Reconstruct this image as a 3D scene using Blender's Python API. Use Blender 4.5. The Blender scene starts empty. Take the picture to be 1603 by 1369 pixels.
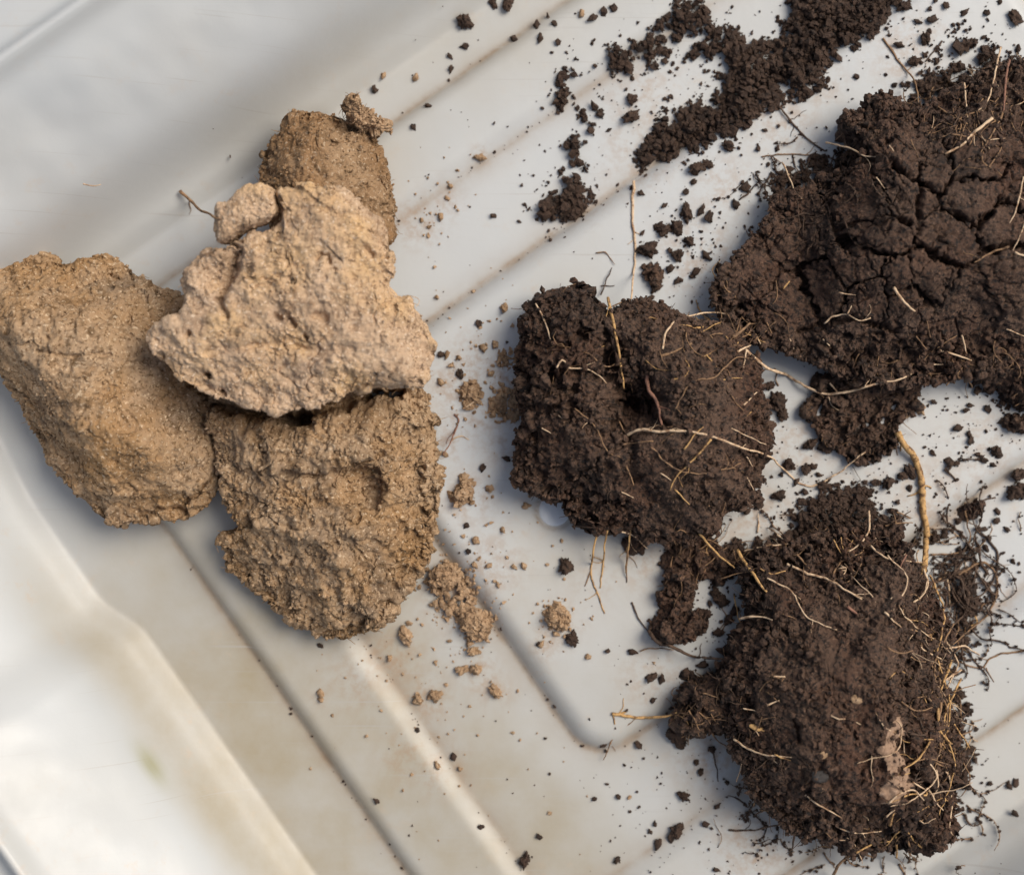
import bpy, math, random
import numpy as np
from mathutils import Vector

# ------------------------------------------------------------------ frame
S = 0.00025                 # metres per photo pixel on the tray floor
DPX = 2400.0                # camera height above the tray floor, in the same unit
CX, CY = 801.5, 684.5
C = bpy.context.scene.collection
scene = bpy.context.scene

# camera ------------------------------------------------------------------
cam_d = bpy.data.cameras.new('camera')
cam = bpy.data.objects.new('camera', cam_d); C.objects.link(cam)
cam.location = (0, 0, DPX * S)
cam_d.sensor_fit = 'HORIZONTAL'; cam_d.sensor_width = 36.0
cam_d.lens = 36.0 * DPX / 1603.0
cam_d.clip_start = 0.01; cam_d.clip_end = 50
cam_d.dof.use_dof = True
cam_d.dof.focus_distance = (DPX - 110) * S
cam_d.dof.aperture_fstop = 4.3
scene.camera = cam

# daylight ----------------------------------------------------------------
SUN_EL, SUN_AZ = math.radians(50), math.radians(63)      # azimuth clockwise from +Y
w = bpy.data.worlds.new('World'); scene.world = w; w.use_nodes = True
nt = w.node_tree; nt.nodes.clear()
sky = nt.nodes.new('ShaderNodeTexSky'); sky.sky_type = 'NISHITA'; sky.sun_disc = False
sky.sun_elevation = SUN_EL; sky.sun_rotation = SUN_AZ
sky.air_density = 1.0; sky.dust_density = 4.0; sky.ozone_density = 1.0
hs = nt.nodes.new('ShaderNodeHueSaturation'); hs.inputs['Saturation'].default_value = 0.78
bg = nt.nodes.new('ShaderNodeBackground'); bg.inputs['Strength'].default_value = 0.09
wo = nt.nodes.new('ShaderNodeOutputWorld')
nt.links.new(sky.outputs[0], hs.inputs['Color']); nt.links.new(hs.outputs[0], bg.inputs['Color'])
nt.links.new(bg.outputs[0], wo.inputs['Surface'])
sd = bpy.data.lights.new('sun', 'SUN'); sd.energy = 2.1; sd.angle = math.radians(38); sd.color = (1.0, 0.92, 0.80)
sun = bpy.data.objects.new('sun', sd); C.objects.link(sun)
sv = Vector((math.sin(SUN_AZ) * math.cos(SUN_EL), math.cos(SUN_AZ) * math.cos(SUN_EL), math.sin(SUN_EL)))
sun.rotation_euler = sv.to_track_quat('Z', 'Y').to_euler(); sun.location = sv * 2
scene.view_settings.view_transform = 'Standard'; scene.view_settings.look = 'None'
scene.view_settings.gamma = 1.0; scene.view_settings.exposure = 0.36

rng = np.random.default_rng(11); random.seed(11)

# ------------------------------------------------------------------ noise
_T = 64
_g = rng.normal(size=(_T, _T, _T, 3)).astype(np.float32); _g /= np.linalg.norm(_g, axis=3, keepdims=True)
_o = rng.random((_T, _T, _T, 3)).astype(np.float32)
_r = rng.random((_T, _T, _T)).astype(np.float32)
_g = _g.reshape(-1, 3); _o = _o.reshape(-1, 3); _r = _r.reshape(-1)

def perlin(p):
    p = np.asarray(p, np.float32); i = np.floor(p).astype(np.int64); f = p - i
    t = f * f * f * (f * (f * 6 - 15) + 10); out = np.zeros(len(p), np.float32)
    for dx in (0, 1):
        wx = t[:, 0] if dx else 1 - t[:, 0]; ix = ((i[:, 0] + dx) & 63) * 4096
        for dy in (0, 1):
            wy = t[:, 1] if dy else 1 - t[:, 1]; iy = ((i[:, 1] + dy) & 63) * 64
            for dz in (0, 1):
                wz = t[:, 2] if dz else 1 - t[:, 2]
                g = _g[ix + iy + ((i[:, 2] + dz) & 63)]
                out += wx * wy * wz * (g[:, 0] * (f[:, 0] - dx) + g[:, 1] * (f[:, 1] - dy) + g[:, 2] * (f[:, 2] - dz))
    return out * 1.6

def fbm(p, size, octs=4, seed=0, gain=0.5):
    q = np.asarray(p, np.float32) / size + np.float32(seed * 7.31 + 0.5); a = 1.0; out = 0; n = 0
    for _ in range(octs):
        out = out + a * perlin(q); n += a; q = q * 2.03 + 11.7; a *= gain
    return out / n * 1.3

def worley(p, size, seed=0):
    """nearest feature distance, second distance and the cell's random value"""
    q = np.asarray(p, np.float32) / size + np.float32(seed * 5.77 + 0.25)
    i = np.floor(q).astype(np.int64); f = q - i
    f1 = np.full(len(q), 9.0, np.float32); f2 = f1.copy(); rid = np.zeros(len(q), np.float32)
    for dx in (-1, 0, 1):
        ix = ((i[:, 0] + dx) & 63) * 4096
        for dy in (-1, 0, 1):
            iy = ((i[:, 1] + dy) & 63) * 64
            for dz in (-1, 0, 1):
                k = ix + iy + ((i[:, 2] + dz) & 63); o = _o[k]
                d = (o[:, 0] + dx - f[:, 0]) ** 2 + (o[:, 1] + dy - f[:, 1]) ** 2 + (o[:, 2] + dz - f[:, 2]) ** 2
                c = d < f1; f2 = np.where(c, f1, np.minimum(f2, d)); rid = np.where(c, _r[k], rid); f1 = np.where(c, d, f1)
    return np.sqrt(f1), np.sqrt(f2), rid

def chips(p, size, seed=0, warp=.25):
    """fractured relief: every cell is a little tilted facet at its own level"""
    w_ = np.stack([fbm(p, size * .8, 2, seed + 50), fbm(p, size * .8, 2, seed + 51), fbm(p, size * .8, 2, seed + 52)], -1) * size * warp
    q = (np.asarray(p, np.float32) + w_) / size + np.float32(seed * 5.77 + 0.25)
    i = np.floor(q).astype(np.int64); f = q - i; best = np.full(len(q), 9.0, np.float32); val = np.zeros(len(q), np.float32)
    for dx in (-1, 0, 1):
        for dy in (-1, 0, 1):
            for dz in (-1, 0, 1):
                k = ((i[:, 0] + dx) & 63) * 4096 + ((i[:, 1] + dy) & 63) * 64 + ((i[:, 2] + dz) & 63); o = _o[k]
                v = np.stack([f[:, 0] - o[:, 0] - dx, f[:, 1] - o[:, 1] - dy, f[:, 2] - o[:, 2] - dz], -1)
                d = (v * v).sum(1); c = d < best; best = np.where(c, d, best)
                val = np.where(c, (v * _g[k]).sum(1) * 1.1 + (_r[k] - .5) * .9, val)
    return val

def grains(p, size, seed=0, keep=0.75, rad=0.62):
    f1, f2, r = worley(p, size, seed)
    b = np.sqrt(np.clip(1 - (f1 / (rad * (0.65 + 0.5 * r))) ** 2, 0, 1))
    return b * (r < keep) * (0.5 + 0.7 * r)

def sstep(a, b, x):
    t = np.clip((x - a) / (b - a), 0, 1); return t * t * (3 - 2 * t)

def segdist(X, Y, pts):
    d = np.full(np.shape(X), 1e9, np.float32)
    for (x0, y0), (x1, y1) in zip(pts[:-1], pts[1:]):
        vx, vy = x1 - x0, y1 - y0; L = vx * vx + vy * vy + 1e-9
        t = np.clip(((X - x0) * vx + (Y - y0) * vy) / L, 0, 1)
        d = np.minimum(d, np.hypot(X - x0 - t * vx, Y - y0 - t * vy))
    return d

def inside(X, Y, poly):
    r = np.zeros(np.shape(X), bool); n = len(poly); j = n - 1
    for i in range(n):
        xi, yi = poly[i]; xj, yj = poly[j]
        if yi != yj:
            c = ((yi > Y) != (yj > Y)) & (X < (xj - xi) * (Y - yi) / (yj - yi) + xi); r ^= c
        j = i
    return r

def spline(pts, n, closed=False):
    P = np.array(pts, float); m = len(P); out = []
    segs = m if closed else m - 1
    for i in range(segs):
        if closed: a, b, c, d = P[i - 1], P[i], P[(i + 1) % m], P[(i + 2) % m]
        else: a, b, c, d = P[max(i - 1, 0)], P[i], P[i + 1], P[min(i + 2, m - 1)]
        t = np.linspace(0, 1, n, endpoint=False)[:, None]
        out.append(0.5 * (2 * b + (c - a) * t + (2 * a - 5 * b + 4 * c - d) * t ** 2 + (3 * b - a - 3 * c + d) * t ** 3))
    if not closed: out.append(P[-1:])
    return np.vstack(out)

# ------------------------------------------------------------------ objects
def tag(o, label=None, cat=None, group=None, kind=None):
    if label: o['label'] = label
    if cat: o['category'] = cat
    if group: o['group'] = group
    if kind: o['kind'] = kind
    return o

def mesh_np(name, V, F, mat, smooth=True):
    """V (n,3) metres, F (m,3) or (m,4)"""
    V = np.asarray(V, np.float32); F = np.asarray(F, np.int32)
    me = bpy.data.meshes.new(name); k = F.shape[1]
    me.vertices.add(len(V)); me.vertices.foreach_set('co', V.ravel())
    me.loops.add(F.size); me.loops.foreach_set('vertex_index', F.ravel())
    me.polygons.add(len(F)); me.polygons.foreach_set('loop_start', np.arange(0, F.size, k, dtype=np.int32))
    me.polygons.foreach_set('loop_total', np.full(len(F), k, np.int32))
    me.polygons.foreach_set('use_smooth', np.full(len(F), smooth, bool))
    me.update(calc_edges=True); me.materials.append(mat)
    return me

def link(name, me, parent=None):
    o = bpy.data.objects.new(name, me); C.objects.link(o)
    if parent is not None: o.parent = parent
    return o

def empty(name, loc):
    o = bpy.data.objects.new(name, None); C.objects.link(o); o.location = loc; o.empty_display_size = 0.01
    return o

def put(o, root):          # part built in world space under an Empty that only carries a location
    o.parent = root; o.location = -root.location

def world(X, Y, Z):        # photo pixel seen at height Z -> metres
    k = (DPX - Z) / DPX
    return np.stack([(X - CX) * k * S, -(Y - CY) * k * S, Z * S * np.ones_like(X)], -1)

# ------------------------------------------------------------------ materials
def nodes(name):
    m = bpy.data.materials.new(name); m.use_nodes = True
    t = m.node_tree; b = t.nodes['Principled BSDF']; return m, t, b

def N(t, typ, **kw):
    n = t.nodes.new(typ)
    for k, v in kw.items():
        if k in ('inp',):
            for a, x in v.items(): n.inputs[a].default_value = x
        else: setattr(n, k, v)
    return n

def ramp(t, src, stops):
    r = t.nodes.new('ShaderNodeValToRGB'); e = r.color_ramp.elements
    while len(e) < len(stops): e.new(0.5)
    for el, (p, c) in zip(e, stops): el.position = p; el.color = (*c, 1) if len(c) == 3 else c
    t.links.new(src, r.inputs[0]); return r.outputs[0]

def mixc(t, fac, a, b, typ='MIX'):
    n = t.nodes.new('ShaderNodeMix'); n.data_type = 'RGBA'; n.blend_type = typ
    for s, v in ((n.inputs[0], fac), (n.inputs[6], a), (n.inputs[7], b)):
        if isinstance(v, (int, float)): s.default_value = v
        elif isinstance(v, tuple): s.default_value = (*v, 1)
        else: t.links.new(v, s)
    return n.outputs[2]

def noise(t, co, scale, detail=4, rough=0.6):
    n = N(t, 'ShaderNodeTexNoise', inp={'Scale': scale, 'Detail': detail, 'Roughness': rough}); t.links.new(co, n.inputs['Vector']); return n.outputs['Fac']

def earth(name, dark, mid, light, speck, bump=0.5, warm=None, grey=None, rough=0.95, spec=.15, dk=.37, sp=.57, dkf=.8):
    m, t, b = nodes(name)
    geo = N(t, 'ShaderNodeNewGeometry'); co = geo.outputs['Position']
    big = noise(t, co, 55, 5, 0.62); fine = noise(t, co, 620, 4, 0.7); mid_n = noise(t, co, 190, 5, 0.65)
    base = mixc(t, ramp(t, big, [(0.34, (0, 0, 0)), (0.66, (1, 1, 1))]), mid, light)
    if grey: base = mixc(t, ramp(t, noise(t, co, 30, 4, .6), [(0.50, (0, 0, 0)), (0.66, (.85, .85, .85))]), base, grey)
    if warm: base = mixc(t, ramp(t, noise(t, co, 38, 3), [(0.45, (0, 0, 0)), (0.68, (1, 1, 1))]), base, warm)
    base = mixc(t, ramp(t, mid_n, [(0.33, (dkf * .8,) * 3), (0.46, (0, 0, 0))]), base, dark)
    base = mixc(t, ramp(t, fine, [(dk, (dkf,) * 3), (dk + .09, (0, 0, 0))]), base, dark)
    base = mixc(t, ramp(t, noise(t, co, 800, 3, 0.65), [(sp, (0, 0, 0)), (sp + .1, (0.75, 0.75, 0.75))]), base, speck)
    t.links.new(base, b.inputs['Base Color'])
    b.inputs['Roughness'].default_value = rough; b.inputs['Specular IOR Level'].default_value = spec
    bp = N(t, 'ShaderNodeBump', inp={'Strength': bump, 'Distance': 0.0012}); bf = noise(t, co, 800, 5, 0.75)
    t.links.new(bf, bp.inputs['Height']); t.links.new(bp.outputs[0], b.inputs['Normal'])
    return m

M_clay = earth('ochre_clay', (0.115, 0.064, 0.028), (0.355, 0.232, 0.131), (0.48, 0.335, 0.21), (0.70, 0.54, 0.37), 0.7, warm=(0.37, 0.222, 0.106), grey=(0.225, 0.163, 0.112), dk=.375, dkf=.8)
M_slab = earth('pale_dry_clay', (0.20, 0.12, 0.066), (0.455, 0.312, 0.20), (0.56, 0.402, 0.27), (0.76, 0.61, 0.455), 0.6, warm=(0.58, 0.385, 0.205), grey=(0.345, 0.24, 0.168), dk=.36, dkf=.75)
M_tan = earth('brown_clay_crumbs', (0.13, 0.078, 0.042), (0.36, 0.232, 0.135), (0.46, 0.31, 0.19), (0.60, 0.45, 0.30), 0.7, dk=.35)
M_upper = earth('brown_clay', (0.085, 0.05, 0.026), (0.28, 0.175, 0.094), (0.38, 0.25, 0.145), (0.56, 0.43, 0.30), 0.8, warm=(0.30, 0.17, 0.08), dk=.36)
M_soil = earth('dark_loam', (0.009, 0.005, 0.0033), (0.082, 0.0425, 0.0245), (0.124, 0.074, 0.049), (0.25, 0.15, 0.095), 0.9, warm=(0.090, 0.042, 0.023), grey=(0.040, 0.021, 0.0125), rough=.64, spec=.42, sp=.60, dk=.395, dkf=.95)
M_crumb = earth('dark_loam_crumbs', (0.010, 0.006, 0.004), (0.046, 0.024, 0.014), (0.072, 0.041, 0.026), (0.15, 0.09, 0.058), 0.8, rough=.7, spec=.4, sp=.62)
M_stone = earth('pale_brown_smear', (0.16, 0.10, 0.065), (0.29, 0.19, 0.128), (0.33, 0.22, 0.152), (0.42, 0.29, 0.21), 0.4, dk=.32)
M_peb = earth('grey_pebble', (0.02, 0.018, 0.016), (0.048, 0.042, 0.039), (0.06, 0.053, 0.049), (0.085, 0.08, 0.075), 0.3, rough=0.7)

def rootmat(name, c, dark):
    m, t, b = nodes(name)
    co = N(t, 'ShaderNodeNewGeometry').outputs['Position']
    base = mixc(t, ramp(t, noise(t, co, 420, 3, 0.7), [(0.36, (1, 1, 1)), (0.52, (0, 0, 0))]), c, dark)
    t.links.new(base, b.inputs['Base Color']); b.inputs['Roughness'].default_value = 0.75
    bp = N(t, 'ShaderNodeBump', inp={'Strength': 0.5, 'Distance': 0.0004}); t.links.new(noise(t, co, 1500, 3), bp.inputs['Height'])
    t.links.new(bp.outputs[0], b.inputs['Normal']); return m
M_pale = rootmat('pale_root', (0.62, 0.45, 0.29), (0.30, 0.17, 0.09))
M_straw = rootmat('straw_root', (0.52, 0.31, 0.12), (0.14, 0.07, 0.03))
M_brown = rootmat('brown_root', (0.26, 0.15, 0.075), (0.08, 0.045, 0.025))
M_darkroot = rootmat('dark_root', (0.085, 0.048, 0.028), (0.02, 0.013, 0.009))
M_red = rootmat('reddish_root', (0.26, 0.125, 0.08), (0.12, 0.06, 0.04))
RM = {'p': M_pale, 's': M_straw, 'b': M_brown, 'd': M_darkroot, 'r': M_red}

def tray_mat():
    m, t, b = nodes('scuffed_white_plastic')
    co = N(t, 'ShaderNodeNewGeometry').outputs['Position']
    at = N(t, 'ShaderNodeAttribute', attribute_name='dirt'); film = N(t, 'ShaderNodeAttribute', attribute_name='film')
    stain = N(t, 'ShaderNodeAttribute', attribute_name='stain')
    base = mixc(t, ramp(t, noise(t, co, 9, 4), [(0.3, (0, 0, 0)), (0.7, (1, 1, 1))]), (0.475, 0.498, 0.508), (0.515, 0.524, 0.515))
    f1 = N(t, 'ShaderNodeMath', operation='MULTIPLY'); t.links.new(film.outputs['Fac'], f1.inputs[0])
    t.links.new(ramp(t, noise(t, co, 26, 6, 0.6), [(0.3, (0.42, 0.42, 0.42)), (0.72, (1, 1, 1))]), f1.inputs[1])
    base = mixc(t, f1.outputs[0], base, (0.345, 0.295, 0.205))
    sm = N(t, 'ShaderNodeMath', operation='MULTIPLY')
    t.links.new(ramp(t, noise(t, co, 150, 5, 0.7), [(0.55, (0, 0, 0)), (0.72, (1, 1, 1))]), sm.inputs[0])
    t.links.new(ramp(t, noise(t, co, 22, 2), [(0.48, (0, 0, 0)), (0.7, (0.45, 0.45, 0.45))]), sm.inputs[1])
    base = mixc(t, sm.outputs[0], base, (0.50, 0.37, 0.25))
    d1 = N(t, 'ShaderNodeMath', operation='MULTIPLY'); t.links.new(at.outputs['Fac'], d1.inputs[0])
    t.links.new(ramp(t, noise(t, co, 90, 5, 0.65), [(0.25, (0.25, 0.25, 0.25)), (0.7, (1, 1, 1))]), d1.inputs[1])
    base = mixc(t, d1.outputs[0], base, (0.27, 0.20, 0.135))
    sme = N(t, 'ShaderNodeAttribute', attribute_name='smear'); s1 = N(t, 'ShaderNodeMath', operation='MULTIPLY'); t.links.new(sme.outputs['Fac'], s1.inputs[0])
    t.links.new(ramp(t, noise(t, co, 210, 6, 0.72), [(0.44, (0, 0, 0)), (0.62, (1, 1, 1))]), s1.inputs[1])
    base = mixc(t, s1.outputs[0], base, (0.34, 0.215, 0.125))
    wv = N(t, 'ShaderNodeMapping', inp={'Rotation': (0, 0, .6), 'Scale': (14, 900, 1)}); t.links.new(co, wv.inputs['Vector'])
    scr = ramp(t, noise(t, wv.outputs[0], 1.0, 2), [(0.65, (0, 0, 0)), (0.71, (.55, .55, .55))]); base = mixc(t, scr, base, (.40, .385, .36))
    base = mixc(t, stain.outputs['Fac'], base, (0.30, 0.29, 0.17))
    t.links.new(base, b.inputs['Base Color'])
    r = ramp(t, noise(t, co, 60, 5), [(0.3, (0.36, 0.36, 0.36)), (0.7, (0.52, 0.52, 0.52))]); t.links.new(r, b.inputs['Roughness'])
    bp = N(t, 'ShaderNodeBump', inp={'Strength': 0.12, 'Distance': 0.0006}); t.links.new(noise(t, co, 260, 4), bp.inputs['Height'])
    t.links.new(bp.outputs[0], b.inputs['Normal']); return m
M_tray = tray_mat()

def mark_mat():
    m, t, b = nodes('smooth_white_plastic'); b.inputs['Base Color'].default_value = (0.62, 0.645, 0.665, 1); b.inputs['Roughness'].default_value = 0.42; return m

def ground_mat():
    m, t, b = nodes('worn_concrete'); co = N(t, 'ShaderNodeNewGeometry').outputs['Position']
    t.links.new(ramp(t, noise(t, co, 30, 6), [(0.3, (0.24, 0.23, 0.21)), (0.7, (0.36, 0.34, 0.31))]), b.inputs['Base Color']); b.inputs['Roughness'].default_value = 0.9; return m

# ------------------------------------------------------------------ ground and tray
g = link('ground', mesh_np('ground', [(-30, -30, -0.012), (30, -30, -0.012), (30, 30, -0.012), (-30, 30, -0.012)], [(0, 1, 2, 3)], ground_mat()))
g['kind'] = 'structure'

TA = math.radians(35.0); cT, sT = math.cos(TA), math.sin(TA)
def uv_of(X, Y): return X * cT - Y * sT, X * sT + Y * cT
def xy_of(U, V): return U * cT + V * sT, -U * sT + V * cT

def sdrect(u, v, u0, u1, v0, v1, r):
    qx = np.abs(u - (u0 + u1) / 2) - (u1 - u0) / 2 + r; qy = np.abs(v - (v0 + v1) / 2) - (v1 - v0) / 2 + r
    return np.hypot(np.maximum(qx, 0), np.maximum(qy, 0)) + np.minimum(np.maximum(qx, qy), 0) - r

UR = 1750.0
def tray_fields(u, v):
    a = sdrect(u, v, -260, UR - 120, 512, 1824, 90)
    b = sdrect(u, v, -142, UR - 240, 608 , 1706, 75)
    c = sdrect(u, v, 76, UR - 440, 800, 1510, 62)
    wl = -456 + 28 * sstep(850, 950, v)
    wd = sdrect(u, v, -430, UR, 398, 1992, 150)
    wd = np.where(u < 300, wd + (wl + 430) * sstep(470, 700, v) * sstep(300, 0, u) * -1.0 * -1.0, wd)
    return a, b, c, wd

def up(t):                 # sharp foot, rounded top
    t = np.clip(t, 0, 1); return 1 - (1 - t) ** 2.2

RIM = 248.0
WR = (RIM - 136) / .72 + 50
def tray_z(u, v):
    a, b, c, wd = tray_fields(u, v)
    z = 18 * up((0 - a) / 26) - 11 * (sstep(0, -40, b)) + 21 * up((0 - c) / 34)
    k = 34.0; st = 2.7 * .5 * (wd + np.sqrt(wd * wd + k * k)) * sstep(-70, -20, wd); sh = 136 + .72 * (wd - 50)     # steep foot, then the flared side
    st = .5 * (st + sh - np.sqrt((st - sh) ** 2 + 40.0 ** 2)) + 1.95 * np.exp(-((wd + 60) / 40) ** 2) * 0; rise = np.maximum(st, 0)
    q = rise - RIM; wr = WR
    z = z + np.where(q > -50, RIM - np.log1p(np.exp(np.clip(-q / 6, -30, 30))) * 6, rise)
    z += 22 * np.exp(-((wd - wr - 12) / 14) ** 2)
    z -= 70 * sstep(wr + 105, wr + 135, wd)
    p = np.stack([u, v, np.zeros_like(u)], -1).reshape(-1, 3)
    und = (fbm(p, 170, 3, 3) * 9).reshape(u.shape)
    z += und * sstep(20, 120, wd) * sstep(wr + 5, wr - 60, wd)
    z += (fbm(p, 330, 2, 9) * 1.6).reshape(u.shape)
    return z

def build_tray():
    def axis(lo, hi, vlo, vhi):
        return np.unique(np.concatenate([np.arange(lo, vlo, 16), np.arange(vlo, vhi, 5.0), np.arange(vhi, hi, 16), [hi]]))
    U, V = np.meshgrid(axis(-850, UR + 400, -850, 1320), axis(20, 2300, 20, 2060), indexing='ij')
    a, b, c, wd = tray_fields(U, V); Z = tray_z(U, V)
    X, Y = xy_of(U, V)
    co = np.stack([(X - CX) * S, -(Y - CY) * S, Z * S], -1).reshape(-1, 3)
    n, m = U.shape; idx = np.arange(n * m).reshape(n, m)
    F = np.stack([idx[:-1, :-1], idx[:-1, 1:], idx[1:, 1:], idx[1:, :-1]], -1).reshape(-1, 4)
    F = F[(wd.reshape(-1)[F] < WR + 140).all(1)]
    used = np.unique(F); remap = -np.ones(n * m, np.int64); remap[used] = np.arange(len(used))
    me = mesh_np('plastic_tray', co[used], remap[F], M_tray)
    pu = np.stack([U, V, 0 * U], -1).reshape(-1, 3); wob = (fbm(pu, 60, 3, 5) * 4).reshape(U.shape)
    dirt = 0.95 * np.exp(-((a - 2 + wob * .4) / 4.5) ** 2) + 0.5 * np.exp(-((b + 36 + wob) / 6) ** 2) + 0.85 * np.exp(-((c - 3 + wob * .5) / 5.5) ** 2)
    rr_ = np.hypot(X - 868, Y - 797); dirt += .8 * np.exp(-((rr_ - 29) / 3.5) ** 2)
    dirt += 0.35 * np.exp(-((a - 4 + wob) / 16) ** 2) + 0.30 * np.exp(-((c - 8 + wob) / 20) ** 2) + 0.3 * np.exp(-((b + 42 + wob) / 20) ** 2)
    film = 0.07 + 0.9 * sstep(640, 1000, V) * sstep(160, -200, U) + .3 * sstep(1000, 1250, V) * sstep(900, 500, U) + 0.35 * sstep(60, 300, U) * sstep(700, 500, V)
    film *= 1 - 0.9 * sstep(0, 50, wd)
    film = np.clip(film + 0.25 * (fbm(pu, 260, 3, 21)).reshape(U.shape), 0, 1)
    sx, sy = X, Y
    stain = 0.0 * U
    su, sv_ = uv_of(338.0, 1120.0)
    stain = 0.85 * np.exp(-((U + 462) / 8) ** 2 - ((V - 1112) / 32) ** 2)
    smear = 0.0 * U
    for bx, by, br, bs in [(740, 575, 42, .8), (705, 600, 30, .8), (712, 690, 30, .7), (790, 600, 42, .8), (720, 930, 50, .9), (655, 350, 34, .7), (690, 320, 30, .5), (735, 780, 40, .6), (612, 1030, 45, .6), (668, 1090, 35, .7), (775, 1080, 26, .6), (750, 1050, 30, .8), (875, 975, 30, .9), (770, 880, 50, .5), (690, 1200, 40, .5), (850, 1010, 22, .6), (755, 245, 16, .6), (502, 1090, 14, .6), (790, 690, 40, .5), (740, 640, 50, .7), (640, 1180, 40, .5), (560, 1060, 50, .4), (930, 900, 40, .3), (1010, 880, 40, .5), (1020, 1060, 50, .5), (1190, 820, 60, .7), (1240, 700, 50, .6), (1110, 1180, 50, .7), (1180, 1320, 60, .7), (1450, 780, 60, .6), (1530, 700, 60, .5), (1540, 930, 40, .6), (1090, 400, 60, .6), (1130, 300, 50, .5), (1220, 200, 50, .6), (1010, 160, 60, .5), (1420, 90, 60, .6), (1340, 680, 70, .5), (1270, 130, 40, .7), (1000, 240, 60, .5), (1120, 760, 80, .5), (905, 320, 40, .4)]:
        smear = np.maximum(smear, bs * np.exp(-((X - bx) ** 2 + (Y - by) ** 2) / br ** 2))
    for nm, arr in (('smear', smear), ('dirt', dirt), ('film', film), ('stain', stain)):
        at = me.attributes.new(nm, 'FLOAT', 'POINT'); at.data.foreach_set('value', np.clip(arr, 0, 1).reshape(-1)[used].astype(np.float32))
    o = link('plastic_tray', me); tag(o, 'off-white ribbed plastic tray with raised rim, carrying all the soil', 'tray')
    # round moulding mark left by the injection point, a shallow disc in a fine ring
    R = 27; ang = np.linspace(0, 2 * np.pi, 48, endpoint=False); prof = [(0, 1.2), (18, 1.2), (22, 1.1), (24.5, .2), (25, -.6), (25.5, -.8), (R, -1)]
    u0, v0 = uv_of(868.0, 797.0); zb = float(tray_z(np.array([[u0]]), np.array([[v0]]))[0, 0])
    vs = np.array([((868 - CX + r * np.cos(t)) * S, -(797 - CY + r * np.sin(t)) * S, (zb + h) * S) for r, h in prof[1:] for t in ang])
    vs = np.vstack([vs, [((868 - CX) * S, -(797 - CY) * S, (zb + 1.2) * S)]])
    f = [(len(vs) - 1, len(vs) - 1, i, (i + 1) % 48) for i in range(48)]
    tri = [(len(vs) - 1, (i + 1) % 48, i) for i in range(48)]
    q = [(k * 48 + i, k * 48 + (i + 1) % 48, (k + 1) * 48 + (i + 1) % 48, (k + 1) * 48 + i) for k in range(len(prof) - 2) for i in range(48)]
    tri += [(a_, c_, d_) for a_, b_, c_, d_ in q] + [(a_, b_, c_) for a_, b_, c_, d_ in q]
    link('moulding_mark', mesh_np('moulding_mark', vs, tri, mark_mat()), o)
    return o
tray = build_tray()

# height seen at every photo pixel (2 px bins), so that roots and crumbs lie on what is there
GX0, GY0, GS = -120, -120, 2.0; GW, GH = 930, 820
_gy, _gx = np.meshgrid(GY0 + GS * (np.arange(GH) + .5), GX0 + GS * (np.arange(GW) + .5), indexing='ij')
_u, _v = uv_of(_gx, _gy); zfloor = tray_z(_u, _v); zmap = zfloor.copy()
def project(co):           # metres -> photo pixel + height in px
    z = co[:, 2] / S; k = DPX / (DPX - z)
    return co[:, 0] / S * k + CX, -co[:, 1] / S * k + CY, z
def stamp(co):
    x, y, z = project(co); i = ((y - GY0) / GS).astype(int); j = ((x - GX0) / GS).astype(int)
    ok = (i >= 0) & (i < GH) & (j >= 0) & (j < GW); tmp = np.full((GH, GW), -1e3)
    np.maximum.at(tmp, (i[ok], j[ok]), z[ok])
    p = np.pad(tmp, 1, constant_values=-1e3)
    dil = np.max([p[a:a + GH, b:b + GW] for a in range(3) for b in range(3)], 0)
    tmp = np.where(tmp > -500, tmp, dil)
    np.maximum(zmap, tmp, out=zmap)
def zat(x, y, m=None):
    m = zmap if m is None else m
    i = np.clip(((np.asarray(y, float) - GY0) / GS).astype(int), 0, GH - 1); j = np.clip(((np.asarray(x, float) - GX0) / GS).astype(int), 0, GW - 1)
    return m[i, j]

# ------------------------------------------------------------------ crumbs (grain shapes)
def ico(sub):
    import bmesh
    bm = bmesh.new(); bmesh.ops.create_icosphere(bm, subdivisions=sub, radius=1)
    v = np.array([x.co for x in bm.verts]); bm.faces.ensure_lookup_table(); f = np.array([[q.index for q in p.verts] for p in bm.faces]); bm.free(); return v, f
I1, I2, I3, I4 = ico(1), ico(2), ico(3), ico(4)
def lumpy(base, seed, rough=0.55):
    v, f = base; d = 1 + rough * fbm(v * 10, 9, 3, seed) + 0.25 * rough * fbm(v * 10, 3.5, 2, seed + 3)
    s = 0.75 + 0.5 * np.random.default_rng(seed).random(3); return v * d[:, None] * s, f
G1 = [lumpy(I1, i, 1.15) for i in range(10)]; G2 = [lumpy(I2, 40 + i, 1.1) for i in range(10)]
def rotm(n, r):
    q = r.normal(size=(n, 4)); q /= np.linalg.norm(q, axis=1, keepdims=True); a, b, c, d = q.T
    return np.stack([1 - 2 * (c * c + d * d), 2 * (b * c - a * d), 2 * (b * d + a * c), 2 * (b * c + a * d), 1 - 2 * (b * b + d * d), 2 * (c * d - a * b),
                     2 * (b * d - a * c), 2 * (c * d + a * b), 1 - 2 * (b * b + c * c)], -1).reshape(n, 3, 3)
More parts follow.
